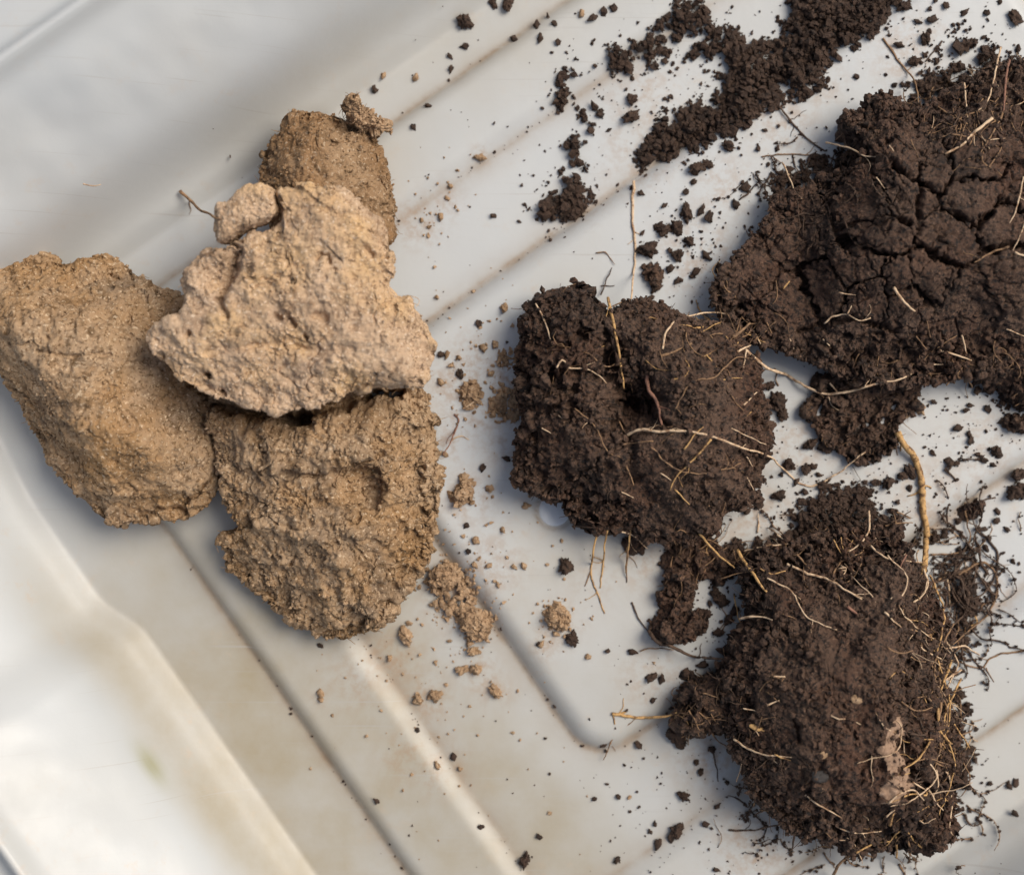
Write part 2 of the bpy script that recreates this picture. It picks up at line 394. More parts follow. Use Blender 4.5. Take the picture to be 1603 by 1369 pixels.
def grain_mesh(name, pos, rad, mat, lib=None, r=None):
    r = r or rng; lib = lib or G1; n = len(pos); V = []; F = []; off = 0; pick = r.integers(0, len(lib), n); R = rotm(n, r)
    for k, (v, f) in enumerate(lib):
        ids = np.nonzero(pick == k)[0]
        if not len(ids): continue
        vv = np.einsum('nij,vj->nvi', R[ids], v) * rad[ids, None, None] + pos[ids, None, :]
        ff = f[None] + (np.arange(len(ids)) * len(v))[:, None, None] + off
        V.append(vv.reshape(-1, 3)); F.append(ff.reshape(-1, 3)); off += len(ids) * len(v)
    return mesh_np(name, np.vstack(V), np.vstack(F), mat, False)

# ------------------------------------------------------------------ clods
def vnormals(P, F):
    a, b, c, d = (P[F[:, i]] for i in range(4)); n = np.cross(c - a, d - b); out = np.zeros_like(P)
    for i in range(4):
        for k in range(3): out[:, k] += np.bincount(F[:, i], n[:, k], len(P))
    return out / (np.linalg.norm(out, axis=1, keepdims=True) + 1e-9)

def clod_shape(outline, h, zw, zbase=0, zref=None, n=300, cuts=(), bumps=(), grooves=(), tex=None, edge=(3.2, 2.0), centre=None, big=(10, 5), seed=1, under=0.16, smk=10.0, rag=7.0, ragcalm=None):
    """closed lump: photo outline at its widest level, its top shaped by planes, humps and cracks. All in px units."""
    o = spline(outline, 14, True); c = np.array(centre) if centre else (o.min(0) + o.max(0)) / 2
    ph = np.arctan2(o[:, 1] - c[1], o[:, 0] - c[0]); rr = np.hypot(o[:, 0] - c[0], o[:, 1] - c[1])
    nb = 720; R = np.zeros(nb)
    p2 = np.concatenate([ph, ph]); 
    od = np.vstack([np.linspace(o[i], o[(i + 1) % len(o)], 8, endpoint=False) for i in range(len(o))])
    ph = np.arctan2(od[:, 1] - c[1], od[:, 0] - c[0]); rr = np.hypot(od[:, 0] - c[0], od[:, 1] - c[1])
    b = ((ph + np.pi) / (2 * np.pi) * nb).astype(int) % nb; np.maximum.at(R, b, rr)
    good = np.nonzero(R > 0)[0]; R = np.interp(np.arange(nb), good, R[good], period=nb)
    g = np.linspace(-1, 1, n); A, B = np.meshgrid(g, g, indexing='ij'); A = A.ravel(); B = B.ravel()
    big_a = np.abs(A) > np.abs(B)
    r = np.where(big_a, A, B); phi = np.where(big_a, np.pi / 4 * B / np.where(A == 0, 1, A), np.pi / 2 - np.pi / 4 * A / np.where(B == 0, 1, B))
    r = np.where((A == 0) & (B == 0), 0, r); dirx, diry = r * np.cos(phi), r * np.sin(phi)
    ang = np.arctan2(diry, dirx); rad = np.hypot(dirx, diry)
    Rr = np.interp((ang + np.pi) / (2 * np.pi) * nb - .5, np.arange(nb), R, period=nb)
    q = np.clip(rad / 0.84, 0, 1); wlow = np.clip((rad - 0.84) / 0.16, 0, 1)
    f = 1 - (1 - q) ** 1.25; f = np.where(wlow > 0, 1 - under * wlow ** 1.6, f)
    X = c[0] + Rr * f * np.cos(ang); Y = c[1] + Rr * f * np.sin(ang)
    H = np.full(len(X), float(h))
    for (bx, by, br, ba) in bumps: H += ba * np.exp(-((X - bx) ** 2 + (Y - by) ** 2) / br ** 2)
    for (x0, y0, x1, y1, z0, k) in cuts:        # plane: at height z0 along the line, falling with slope k to the left of its direction
        L = math.hypot(x1 - x0, y1 - y0); dl = ((X - x0) * (y1 - y0) - (Y - y0) * (x1 - x0)) / L
        pl = z0 - k * dl; m = np.clip(0.5 + 0.5 * (pl - H) / smk, 0, 1); H = H * m + pl * (1 - m) - smk * m * (1 - m)
    H = np.maximum(H, zw + 4)
    e = np.clip(1 - np.clip(f, 0, 1) ** edge[0], 0, 1) ** (1 / edge[1])
    Z = np.where(wlow > 0, zw + (zbase - zw) * wlow, zw + (H - zw) * e)
    P = np.stack([X, Y, Z], -1); idx = np.arange(n * n).reshape(n, n)
    F = np.stack([idx[:-1, :-1], idx[1:, :-1], idx[1:, 1:], idx[:-1, 1:]], -1).reshape(-1, 4)
    Pd = P * np.array([1, -1, 1.0]); F = F[:, ::-1]      # work with y up
    def nrm(Q):
        N_ = vnormals(Q, F); return N_ if np.mean(N_[rad < .5, 2]) > 0 else -N_
    Nn = nrm(Pd); fade = 1 - sstep(.5, 1, wlow) * .7
    Pd = Pd + Nn * (big[0] * fbm(P, 90, 3, seed) + big[1] * fbm(P, 32, 3, seed + 1))[:, None] * fade[:, None]
    Nn = nrm(Pd); edge_m = sstep(.7, .95, f)
    Pd = Pd + Nn * ((rag * (chips(P, 42, seed + 2) + .5 * chips(P, 20, seed + 3)) * ((.45 if ragcalm is None else ragcalm) + (1 - (.45 if ragcalm is None else ragcalm)) * edge_m)) * fade)[:, None]
    wx = 5 * fbm(P, 28, 3, seed + 4); wy = 5 * fbm(P, 28, 3, seed + 5)
    for gr in grooves:
        pts, gw, gd = gr[:3]
        dd = segdist(X + wx, Y + wy, pts); wvar = gw * (0.75 + 0.5 * fbm(P, 40, 2, seed + 6))
        Pd[:, 2] -= gd * np.exp(-(dd / np.maximum(wvar, .6)) ** 2) * (wlow == 0)
    Nn = nrm(Pd); info = dict(X=X, Y=Y, f=f, wlow=wlow)
    if tex is not None: Pd = Pd + Nn * tex(P, X, Y, seed, info)[:, None]
    Pd[:, 2] = np.maximum(Pd[:, 2], zbase - 2)
    zr = (h + zw) / 2 if zref is None else zref; k = (DPX - zr) / DPX
    co = np.stack([(Pd[:, 0] - CX) * k * S, (Pd[:, 1] + CY) * k * S, Pd[:, 2] * S], -1)
    # close the underside
    rim = np.concatenate([idx[0, :], idx[1:, -1], idx[-1, -2::-1], idx[-2:0:-1, 0]])
    cen = co[rim].mean(0); cen[2] = zbase * S; co = np.vstack([co, cen]); ci = len(co) - 1
    bot = np.stack([np.full(len(rim), ci), rim, np.roll(rim, -1), np.roll(rim, -1)], -1)
    return co, F, bot, info, Nn

def clod_mesh(name, co, F, bot, mat, sel=None):
    tris = np.vstack([F[:, [0, 1, 2]], F[:, [0, 2, 3]]]) if sel is None else np.vstack([F[sel][:, [0, 1, 2]], F[sel][:, [0, 2, 3]]])
    if bot is not None: tris = np.vstack([tris, bot[:, [0, 2, 1]]])
    used = np.unique(tris); rm = -np.ones(len(co), np.int64); rm[used] = np.arange(len(used))
    return mesh_np(name, co[used], rm[tris], mat)

def tex_clay(P, X, Y, s, info, amp=1.0, fine=1.0, cover=.0):
    rough = sstep(.0, .22, fbm(P, 80, 3, s + 20) + cover)
    d = 3.4 * fbm(P, 30, 3, s + 7) + 2.2 * chips(P, 24, s + 13) * (.2 + .8 * rough) + 1.8 * chips(P, 10, s + 14) * (.08 + .92 * rough) * fine
    d = d + fine * (1.9 * (grains(P, 8, s + 21, .7) - .35) * (.35 + .65 * sstep(-.2, .3, fbm(P, 60, 2, s + 22))) + 1.0 * (grains(P, 5.5, s + 23, .7) - .35))
    d = d + fine * (1.1 * fbm(P, 6, 2, s + 12) * (.45 + .55 * rough) + .7 * fbm(P, 13, 2, s + 15))
    f1, f2, r = worley(P + 9 * fbm(P, 25, 2, s + 16)[:, None], 62, s + 17)                 # sparse dry cracks
    d -= 5 * np.exp(-((f2 - f1) / .03) ** 2) * sstep(.12, .4, fbm(P, 70, 2, s + 18))
    f1, f2, r = worley(P, 20, s + 10); d -= 8.0 * (r > .80) * np.clip(1 - f1 / .33, 0, 1) ** .7 * (0.15 + rough)
    f1, f2, r = worley(P, 9.5, s + 11); d -= 4.5 * (r > .72) * np.clip(1 - f1 / .42, 0, 1) ** .7 * rough * fine
    return d * amp

def tex_soil(P, X, Y, s, info, smooth=None):
    rough = sstep(-.3, .2, fbm(P, 85, 2, s + 20))
    if smooth is not None: rough = np.clip(rough * (1 - smooth) + .75 * (1 - smooth) - .4, 0, 1)
    d = (1.2 + 4.0 * (rough + .15)) * fbm(P, 30, 4, s + 7, .6) + 11.0 * rough * chips(P, 24, s + 13) + (.3 + 6.0 * rough) * (grains(P, 13, s + 8, .8) - .45) + (.8 + 3.0 * rough) * (grains(P, 7.5, s + 9, .8) - .4) + 1.5 * chips(P, 8, s + 14) + 1.1 * fbm(P, 4.5, 2, s + 12)
    f1, f2, r = worley(P, 26, s + 15); d -= 26 * (r > .68) * np.clip(1 - f1 / .42, 0, 1) ** .8 * rough
    f1, f2, r = worley(P, 12, s + 16); d -= 9 * (r > .74) * np.clip(1 - f1 / .42, 0, 1) ** .8 * (.25 + .75 * rough)
    return d

def scatter_on(co, info, Nn, count, rmin, rmax, root, mat, name='crumbs', where=None, sink=.25, lib=None):
    n = len(info['f']); pr = (info['wlow'] < .6).astype(float)
    if where is not None: pr = pr * where
    ids = rng.choice(n, count, p=pr / pr.sum(), replace=False)
    r = (rmin + (rmax - rmin) * rng.random(count) ** 2.2) * S
    pos = co[ids] + Nn[ids] * (r * (1 - 2 * sink))[:, None] 
    o = link(name, grain_mesh(name, pos, r, mat, lib)); put(o, root); o['kind'] = 'stuff'; return o

def hairs_on(co, info, Nn, count, lmin, lmax, rad, root, mat, name='root_hairs', where=None, curl=.5):
    n = len(info['f']); pr = (info['wlow'] < .5).astype(float)
    if where is not None: pr = pr * where
    ids = rng.choice(n, count, p=pr / pr.sum(), replace=False); V = []; F = []; off = 0
    for i in ids:
        L = (lmin + (lmax - lmin) * rng.random() ** 1.8) * S; d = Nn[i] * .55 + rng.normal(size=3) * .6; d /= np.linalg.norm(d); p = co[i] - d * L * .15; pts = [p]
        for _ in range(5):
            d = d + rng.normal(size=3) * curl * .5; d /= np.linalg.norm(d); p = p + d * L / 5; p[2] = max(p[2], 0.0005); pts.append(p)
        v, f = tube_geo(np.array(pts), np.linspace(rad, rad * .45, 6) * S, 4); V.append(v); F.append(f + off); off += len(v)
    o = link(name, mesh_np(name, np.vstack(V), np.vstack(F), mat)); put(o, root); o['kind'] = 'stuff'; return o

def tube_geo(P, R, k=6):
    P = np.asarray(P, float); T = np.gradient(P, axis=0); T /= np.linalg.norm(T, axis=1, keepdims=True) + 1e-12
    up_ = np.array([0.31, 0.17, 0.93]); A = np.cross(T, up_); A /= np.linalg.norm(A, axis=1, keepdims=True) + 1e-12; B = np.cross(T, A)
    t = np.arange(k) * 2 * np.pi / k
    V = (P[:, None] + R[:, None, None] * (np.cos(t)[None, :, None] * A[:, None] + np.sin(t)[None, :, None] * B[:, None])).reshape(-1, 3)
    n = len(P); f = []
    for i in range(n - 1):
        a = i * k + np.arange(k); b = i * k + (np.arange(k) + 1) % k
        f.append(np.stack([a, b, b + k], -1)); f.append(np.stack([a, b + k, a + k], -1))
    V = np.vstack([V, P[:1], P[-1:]]); e0, e1 = n * k, n * k + 1; a = np.arange(k); b = (a + 1) % k
    f.append(np.stack([np.full(k, e0), b, a], -1)); f.append(np.stack([np.full(k, e1), (n - 1) * k + a, (n - 1) * k + b], -1))
    return V, np.vstack(f)

CLODS = {}
def clod(key, name, label, cat, mat, outline, peds=None, pedmat=None, **kw):
    co, F, bot, info, Nn = clod_shape(outline, **kw)
    loc = Vector((float(co[:, 0].mean()), float(co[:, 1].mean()), float(co[:, 2].min())))
    root = empty(name, loc); tag(root, label, cat)
    if peds is None:
        put(link('body', clod_mesh('body', co, F, bot, mat)), root)
    else:
        fid = info['ped'][F[:, 0]]
        put(link('body', clod_mesh('body', co, F, bot, mat, fid < 0)), root)
        for k in range(int(fid.max()) + 1):
            s = fid == k
            if s.sum() > 40: put(link(peds, clod_mesh(peds, co, F, None, pedmat or mat, s)), root)
    stamp(co[:-1]); CLODS[key] = dict(root=root, co=co, info=info, N=Nn); return root

# --- clay
LC = [(-70, 470), (-45, 418), (0, 403), (50, 394), (110, 408), (150, 396), (185, 408), (225, 435), (268, 455), (300, 490), (312, 540), (320, 590), (328, 640), (326, 690), (334, 745), (326, 785), (290, 812), (240, 818), (180, 822), (150, 808), (118, 778), (80, 730), (50, 688), (30, 640), (8, 596), (-20, 560), (-60, 525)]
clod('LC', 'clay_clod', 'rounded ochre clay clod at the left edge, left of the pale slab', 'clod', M_clay, LC, h=182, zw=68, under=.2, zref=95, n=350, seed=3, edge=(2.3, 1.8), big=(13, 8), rag=7, smk=30.0, tex=lambda *a: tex_clay(*a, amp=.85, fine=.8, cover=-.10),
     cuts=[(215, 800, -20, 520, 146, 1.1), (-60, 440, 260, 470, 140, .9), (262, 430, 345, 700, 118, .55), (350, 760, 120, 830, 95, 1.0)],
     bumps=[(120, 520, 90, 12), (255, 690, 60, 14), (290, 560, 45, -22), (210, 470, 50, -10)],
     grooves=[([(345, 730), (310, 765), (280, 800), (240, 800)], 4, 14), ([(85, 555), (150, 560), (190, 560)], 3, 6), ([(215, 495), (212, 510)], 5, 9), ([(100, 530), (104, 560)], 3, 6), ([(0, 530), (40, 590), (80, 660)], 6, 4)])
BC = [(318, 640), (326, 690), (342, 745), (352, 790), (372, 832), (346, 850), (352, 886), (380, 920), (430, 950), (480, 985), (512, 1000), (562, 1001), (602, 975), (642, 925), (676, 860), (689, 790), (686, 720), (672, 655), (655, 600), (600, 560), (500, 545), (400, 560), (340, 590)]
clod('BC', 'clay_clod', 'lowest ochre clay clod, rough and crumbly, jutting out below the pale slab', 'clod', M_clay, BC, h=142, zw=58, under=.2, zref=85, n=370, seed=8, edge=(2.6, 1.9), big=(15, 14), rag=10, tex=lambda *a: tex_clay(*a, amp=1.15, cover=.08),
     cuts=[(690, 640, 640, 960, 95, .7), (560, 1010, 340, 850, 85, .75), (640, 640, 330, 660, 128, .22), (330, 650, 360, 850, 85, .7)][:2],
     bumps=[(430, 700, 45, 14), (540, 700, 48, 26), (630, 690, 40, 14), (575, 775, 30, -58), (400, 790, 40, -16), (665, 600, 40, -10), (520, 870, 80, 22), (610, 830, 50, 10), (385, 650, 40, -22), (462, 656, 26, -60), (600, 615, 30, -55)],
     grooves=[([(450, 740), (500, 745), (560, 735), (605, 710)], 5, 12), ([(400, 735), (420, 720), (412, 700)], 6, 12), ([(500, 765), (540, 745), (590, 745)], 8, 14), ([(318, 625), (350, 640), (440, 655), (480, 655), (520, 640), (560, 622), (625, 614)], 9, 42), ([(455, 660), (475, 658)], 14, 40), ([(570, 618), (618, 616)], 9, 50), ([(318, 640), (322, 720), (335, 770)], 8, 30), ([(505, 850), (560, 840), (600, 850)], 4, 5), ([(590, 870), (625, 830), (650, 790)], 4, 6)])
UC = [(400, 272), (404, 236), (428, 205), (455, 176), (490, 169), (522, 180), (548, 186), (572, 190), (590, 214), (600, 258), (610, 300), (613, 345), (602, 380), (520, 410), (440, 390), (405, 320)]
clod('UC', 'clay_clod', 'small dark-brown clay clod half hidden behind the top of the pale slab', 'clod', M_upper, UC, h=162, zw=80, under=.2, zref=110, n=230, seed=14, edge=(2.6, 1.9), big=(8, 5), tex=tex_clay,
     cuts=[(400, 300, 470, 160, 120, .8), (560, 170, 620, 360, 115, .6)],
     bumps=[(490, 250, 40, -8), (530, 290, 50, 10), (450, 270, 30, 8)],
     grooves=[([(478, 168), (477, 185)], 4, 14), ([(520, 183), (548, 190), (560, 196)], 4, 12), ([(520, 205), (515, 220), (530, 228), (545, 220)], 3, 6)])
SC = [(350, 392), (362, 378), (390, 374), (418, 363), (441, 345), (441, 310), (448, 296), (500, 291), (545, 299), (582, 330), (606, 368), (612, 440), (638, 476), (664, 508), (682, 550), (664, 600), (610, 609), (560, 614), (522, 628), (470, 640), (420, 642), (368, 630), (320, 614), (280, 590), (248, 560), (228, 524), (250, 506), (286, 488), (280, 440), (303, 408), (322, 392)]
sc = clod('SC', 'clay_slab', 'pale tan dry clay slab lying on top of the other clay clods', 'clod', M_slab, SC, h=226, zw=196, zbase=135, zref=198, n=380, seed=21, edge=(9, 2.2), big=(9, 8), rag=4.5, tex=lambda *a: tex_clay(*a, amp=.85, fine=.9, cover=-.12), centre=(470, 480), under=.30,
     cuts=[(640, 470, 690, 620, 205, .6), (230, 480, 310, 380, 208, .5), (560, 650, 230, 555, 206, .32)],
     bumps=[(510, 330, 60, 10), (520, 440, 70, 8), (300, 520, 40, -10), (430, 560, 60, -8), (350, 430, 30, -26), (330, 570, 50, 9), (430, 595, 60, 10), (600, 580, 60, 8)],
     grooves=[([(370, 400), (362, 440), (350, 470)], 8, 20), ([(360, 378), (380, 395)], 5, 18), ([(330, 550), (380, 545), (440, 535), (470, 545), (520, 552), (560, 546)], 11, 8), ([(455, 500), (466, 512)], 5, 16), ([(500, 495), (512, 502)], 6, 15), ([(438, 497), (442, 499)], 4, 16), ([(297, 522), (300, 525)], 4, 16), ([(572, 392), (582, 398)], 5, 14), ([(500, 408), (508, 400), (518, 404), (520, 414)], 3, 9), ([(345, 470), (360, 500)], 6, 12), ([(480, 530), (484, 533)], 4, 14), ([(440, 335), (500, 330), (560, 345)], 7, 5), ([(565, 365), (590, 372), (600, 385)], 7, 6), ([(322, 584), (326, 588)], 5, 34), ([(345, 615), (348, 618)], 4.5, 30)])
co, F, bot, info, Nn = clod_shape([(340, 326), (362, 316), (380, 297), (402, 288), (427, 295), (435, 312), (436, 338), (412, 353), (386, 364), (350, 384), (341, 360)], h=232, zw=205, zbase=165, zref=195, n=130, seed=33, edge=(6, 2.2), big=(3, 3), rag=2.5, tex=lambda *a: tex_clay(*a, amp=1.2))
put(link('broken_corner', clod_mesh('broken_corner', co, F, bot, M_slab)), sc); sc.children[-1]['label'] = 'corner piece cracked off the slab'; stamp(co[:-1])
for key, n_, r1, r2, mt in (('LC', 800, 1., 3, M_clay), ('BC', 1500, 1., 3.6, M_clay), ('UC', 600, 1., 3, M_upper), ('SC', 500, 1., 2.8, M_slab)):
    c = CLODS[key]; scatter_on(c['co'], c['info'], c['N'], n_, r1, r2, c['root'], mt, where=.06 + sstep(.05, .4, fbm(c['co'][:-1] / S, 50, 2, 31)))

# --- dark loam
TR = [(1328, 180), (1340, 168), (1385, 148), (1435, 158), (1470, 160), (1500, 132), (1545, 110), (1620, 92), (1690, 200), (1720, 400), (1680, 560), (1610, 575), (1530, 585), (1480, 600), (1420, 604), (1360, 592), (1300, 575), (1250, 555), (1190, 535), (1150, 505), (1118, 468), (1126, 430), (1160, 392), (1200, 346), (1222, 305), (1262, 290), (1300, 270), (1338, 250), (1342, 215)]
PS = [(a / 2.209 + 1100, b / 2.209 + 60) for a, b in [(330, 690), (590, 690), (800, 715), (900, 565), (1000, 660), (560, 590), (745, 840), (890, 925), (180, 790), (520, 800), (1030, 830), (900, 450), (735, 450), (560, 905), (330, 900), (420, 860), (690, 920), (650, 560), (1090, 560), (640, 850)]]
def tex_peds(P, X, Y, s, info):
    wx = 13 * fbm(P, 45, 4, s + 30, .65) + 3.5 * fbm(P, 9, 2, s + 32); wy = 13 * fbm(P, 45, 4, s + 31, .65) + 3.5 * fbm(P, 9, 2, s + 33)
    d = np.stack([np.hypot(X + wx - a, Y + wy - b) for a, b in PS], -1); o = np.argsort(d, 1); i1, i2 = o[:, 0], o[:, 1]
    d1 = np.take_along_axis(d, o[:, :1], 1)[:, 0]; d2 = np.take_along_axis(d, o[:, 1:2], 1)[:, 0]; e = (d2 - d1) / 2
    lim = 50 + 16 * fbm(P, 40, 3, s + 35); inn = (d1 < lim) & (info['wlow'] == 0) & (info['f'] < .93)
    info['ped'] = np.where(inn, i1, -1)
    pair = _r[(np.minimum(i1, i2) * 97 + np.maximum(i1, i2) * 31) % 5000]           # some joints gape, others are hairlines
    wdt = np.maximum(.9, .9 + 2.9 * pair ** 2 * (1 + 1.1 * fbm(P, 22, 3, s + 36))); m = sstep(68, 44, d1)
    rough = sstep(.6, 1.0, np.clip(d1 / 66, 0, 1)); lvl = (_r[(i1 * 53 + 7) % 5000] - .5) * 3 + 1
    f1, f2, r = worley(P + 7 * fbm(P, 18, 2, s + 37)[:, None], 30, s + 38)                 # finer cracks inside the blocks
    hair = 6.5 * np.exp(-((f2 - f1) / .05) ** 2) * sstep(-.2, .12, fbm(P, 60, 2, s + 39)) * m
    return lvl * m * (1 - np.exp(-e / 2.5)) - hair - (9 + 22 * pair) * np.exp(-(e / wdt) ** 2) * m + tex_soil(P, X, Y, s, info, smooth=(1 - rough) * .93)
clod('TR', 'soil_clod', 'large dark loam clod split by cracks, running off the right edge', 'clod', M_soil, TR, peds='cracked_block', h=180, zw=78, zref=112, n=480, seed=41, edge=(3.8, 2.1), under=.2, big=(12, 5), ragcalm=.12, tex=tex_peds,
     cuts=[(1120, 450, 1330, 220, 130, .8), (1330, 250, 1330, 150, 140, .9), (1640, 500, 1150, 540, 118, .75), (1320, 205, 1640, 150, 128, .5)],
     bumps=[(1300, 430, 80, 8), (1380, 200, 60, -20), (1400, 520, 60, 6), (1500, 560, 50, -20), (1330, 290, 40, -22), (1240, 330, 30, -18)],
     grooves=[([(1290, 300), (1310, 350), (1330, 400)], 6, 18), ([(1425, 270), (1420, 350)], 6, 18), ([(1260, 515), (1330, 500), (1400, 515)], 6, 16)])
CD = [(818, 500), (832, 476), (856, 455), (884, 448), (916, 440), (932, 468), (956, 482), (1000, 470), (1050, 484), (1092, 494), (1130, 505), (1165, 532), (1190, 572), (1200, 620), (1202, 690), (1196, 742), (1180, 786), (1126, 797), (1114, 832), (1078, 856), (1030, 851), (985, 836), (940, 835), (902, 815), (880, 790), (850, 780), (815, 756), (808, 730), (815, 680), (811, 620), (820, 572), (816, 532)]
def tex_cd(P, X, Y, s, info):
    sm = sstep(960, 1040, X + 20 * fbm(P, 60, 2, 5)) * .75 + sstep(740, 800, Y) * .3; return tex_soil(P, X, Y, s, info, smooth=np.clip(sm, 0, .8))
clod('CD', 'soil_clod', 'squarish dark loam clod in the middle, nearest the clay clods', 'clod', M_soil, CD, h=170, zw=76, zref=105, n=400, seed=52, edge=(4.2, 2.1), under=.2, big=(13, 8), tex=tex_cd,
     cuts=[(815, 480, 930, 440, 150, .3), (1115, 850, 815, 740, 112, .6), (1210, 600, 1180, 820, 118, .6)],
     bumps=[(992, 632, 38, -95), (880, 500, 60, 10), (1090, 600, 70, 16), (960, 560, 35, -24), (1000, 760, 80, 14), (1110, 500, 40, -26), (870, 650, 60, -8), (950, 700, 40, -14)],
     grooves=[([(855, 590), (910, 585), (960, 600), (1000, 630)], 10, 20), ([(935, 470), (945, 520), (960, 570)], 9, 20), ([(970, 660), (985, 700), (990, 750)], 8, 16), ([(1010, 585), (1020, 640), (1040, 670)], 6, 18), ([(1060, 760), (1100, 750), (1140, 750)], 6, 8)])
BR = [(1168, 905), (1196, 868), (1255, 846), (1310, 836), (1370, 828), (1425, 850), (1452, 890), (1480, 950), (1500, 1000), (1490, 1060), (1500, 1120), (1515, 1180), (1510, 1260), (1488, 1325), (1440, 1342), (1345, 1338), (1262, 1318), (1222, 1288), (1180, 1240), (1152, 1180), (1136, 1110), (1130, 1050), (1158, 1010), (1180, 965)]
def tex_br(P, X, Y, s, info):
    sm = np.exp(-((X - 1300) / 95) ** 2 - ((Y - 1090) / 120) ** 2) + .8 * np.exp(-((X - 1270) / 60) ** 2 - ((Y - 980) / 60) ** 2)
    px, py = X + 5 * fbm(P, 14, 3, 71), Y + 5 * fbm(P, 14, 3, 72)
    pt = [(1352, 1158), (1366, 1140), (1384, 1108), (1398, 1112), (1398, 1140), (1388, 1160), (1400, 1176), (1414, 1196), (1406, 1228), (1390, 1244), (1366, 1244), (1362, 1222), (1378, 1200), (1368, 1178)]
    ins = inside(px, py, pt) & (info['wlow'] == 0); ed = np.clip(segdist(px, py, pt + pt[:1]) / 6, 0, 1) * ins
    info['ped'] = np.where(ins, 0, -1)
    return tex_soil(P, X, Y, s, info, smooth=np.clip(np.maximum(sm * 1.2, ins * 1.0), 0, .97)) * (1 - .7 * ins) + 3 * ed
clod('BR', 'soil_clod', 'dark loam clod bristling with roots at the lower right', 'clod', M_soil, BR, peds='clay_patch', pedmat=M_stone, h=190, zw=80, zref=115, n=440, seed=63, edge=(3.2, 2.0), under=.2, big=(12, 7), tex=tex_br,
     cuts=[(1230, 1310, 1125, 1050, 135, .7), (1530, 1200, 1480, 1345, 120, .7), (1460, 880, 1510, 1200, 118, .6), (1180, 960, 1450, 850, 128, .55), (1500, 1345, 1200, 1310, 115, .7)],
     bumps=[(1430, 1000, 50, -18), (1300, 1080, 90, 8), (1430, 1240, 60, -16), (1210, 950, 40, -14)],
     grooves=[([(1230, 1115), (1240, 1150)], 4, 10), ([(1305, 1120), (1320, 1130), (1325, 1150)], 3, 9), ([(1225, 985), (1250, 990)], 5, 12), ([(1410, 1025), (1430, 1040)], 10, 24), ([(1395, 1150), (1410, 1180), (1420, 1230)], 12, 20)])
def lump(key, label, outline, h, zw, n=120, seed=1, mat=None, name='soil_lump', cat='lump', tex=None, zbase=0, **kw):
    return clod(key, name, label, cat, mat or M_soil, outline, h=h, zw=zw, n=n, seed=seed, edge=(2.4, 1.9), big=(5, 4), tex=tex or tex_soil, zbase=zbase, **kw)
lump('L1', 'dark loam lump hanging below the cracked clod where the thick tan root begins', [(1262, 640), (1290, 600), (1330, 590), (1400, 595), (1450, 600), (1440, 640), (1415, 660), (1408, 700), (1372, 712), (1340, 718), (1312, 700), (1292, 690), (1280, 660)], 88, 40, 190, 71, cuts=[(1262, 600, 1420, 600, 55, -.3)])
lump('L2', 'dark loam lump at the right edge below the cracked clod, spilling crumbs', [(1530, 560), (1560, 520), (1640, 480), (1690, 560), (1650, 640), (1603, 628), (1570, 610), (1535, 595)], 95, 36, 160, 72)
lump('L3', 'rounded dark soil lump left of the rooty clod, under a square crumb', [(1018, 985), (1030, 958), (1060, 945), (1092, 955), (1100, 985), (1080, 1005), (1050, 1012), (1026, 1005)], 70, 28, 120, 73)
lump('L4', 'squarish dark soil lump between the middle clod and the rooty clod', [(1032, 945), (1036, 905), (1060, 882), (1088, 895), (1090, 925), (1075, 950), (1050, 958)], 60, 24, 110, 74)
lump('L5', 'dark soil lump with rootlets against the left side of the rooty clod', [(1062, 1120), (1075, 1075), (1100, 1058), (1135, 1060), (1150, 1100), (1140, 1140), (1100, 1146), (1080, 1150), (1058, 1140)], 95, 34, 140, 75)
lump('L6', 'dark soil lump under the bottom edge of the middle clod', [(968, 850), (975, 832), (1010, 835), (1012, 855), (1000, 868), (978, 866)], 40, 18, 80, 76)
lump('L7', 'flat dark soil lump bridging the middle clod and the rooty clod', [(1040, 870), (1060, 845), (1110, 835), (1140, 860), (1150, 900), (1120, 915), (1085, 900), (1050, 890)], 50, 20, 130, 77)
lump('L8', 'angular dark soil lump on the tray above the middle clod', [(1004, 428), (1012, 415), (1035, 418), (1042, 440), (1032, 455), (1015, 448)], 42, 18, 80, 78)
lump('L9', 'oval dark soil lump cut by the right edge of the frame', [(1560, 660), (1575, 650), (1610, 652), (1620, 672), (1600, 680), (1572, 674)], 46, 18, 90, 79)
lump('L10', 'tiny round dark soil lump on the tray rib right of the thick root', [(1512, 795), (1525, 785), (1542, 790), (1540, 804), (1522, 808)], 28, 14, 60, 80)
lump('T1', 'tan clay lump pressed against the left side of the middle loam clod', [(758, 630), (765, 608), (795, 600), (825, 612), (830, 650), (812, 672), (780, 662), (760, 650)], 34, 10, 110, 81, M_tan, 'clay_lump', tex=tex_clay)
lump('T2', 'smaller tan clay lump above another, beside the middle loam clod', [(766, 562), (775, 548), (800, 542), (820, 552), (818, 572), (795, 580), (772, 574)], 26, 8, 90, 82, M_tan, 'clay_lump', tex=tex_clay)
lump('T3', 'round tan clay lump with a halo of dust, alone on the raised panel', [(856, 958), (866, 944), (884, 946), (896, 962), (890, 984), (872, 990), (858, 978)], 46, 16, 100, 83, M_tan, 'clay_lump', tex=tex_clay)
lump('T4', 'oval olive-brown clay lump right of the lowest clay clod', [(710, 770), (716, 754), (730, 750), (738, 762), (734, 782), (722, 792), (712, 786)], 46, 18, 90, 84, M_tan, 'clay_lump', tex=tex_clay)
lump('T5', 'brown clay lump on the tray right of the pale slab', [(722, 615), (728, 598), (744, 594), (754, 610), (750, 632), (738, 638), (726, 630)], 40, 14, 90, 85, M_tan, 'clay_lump', tex=tex_clay)
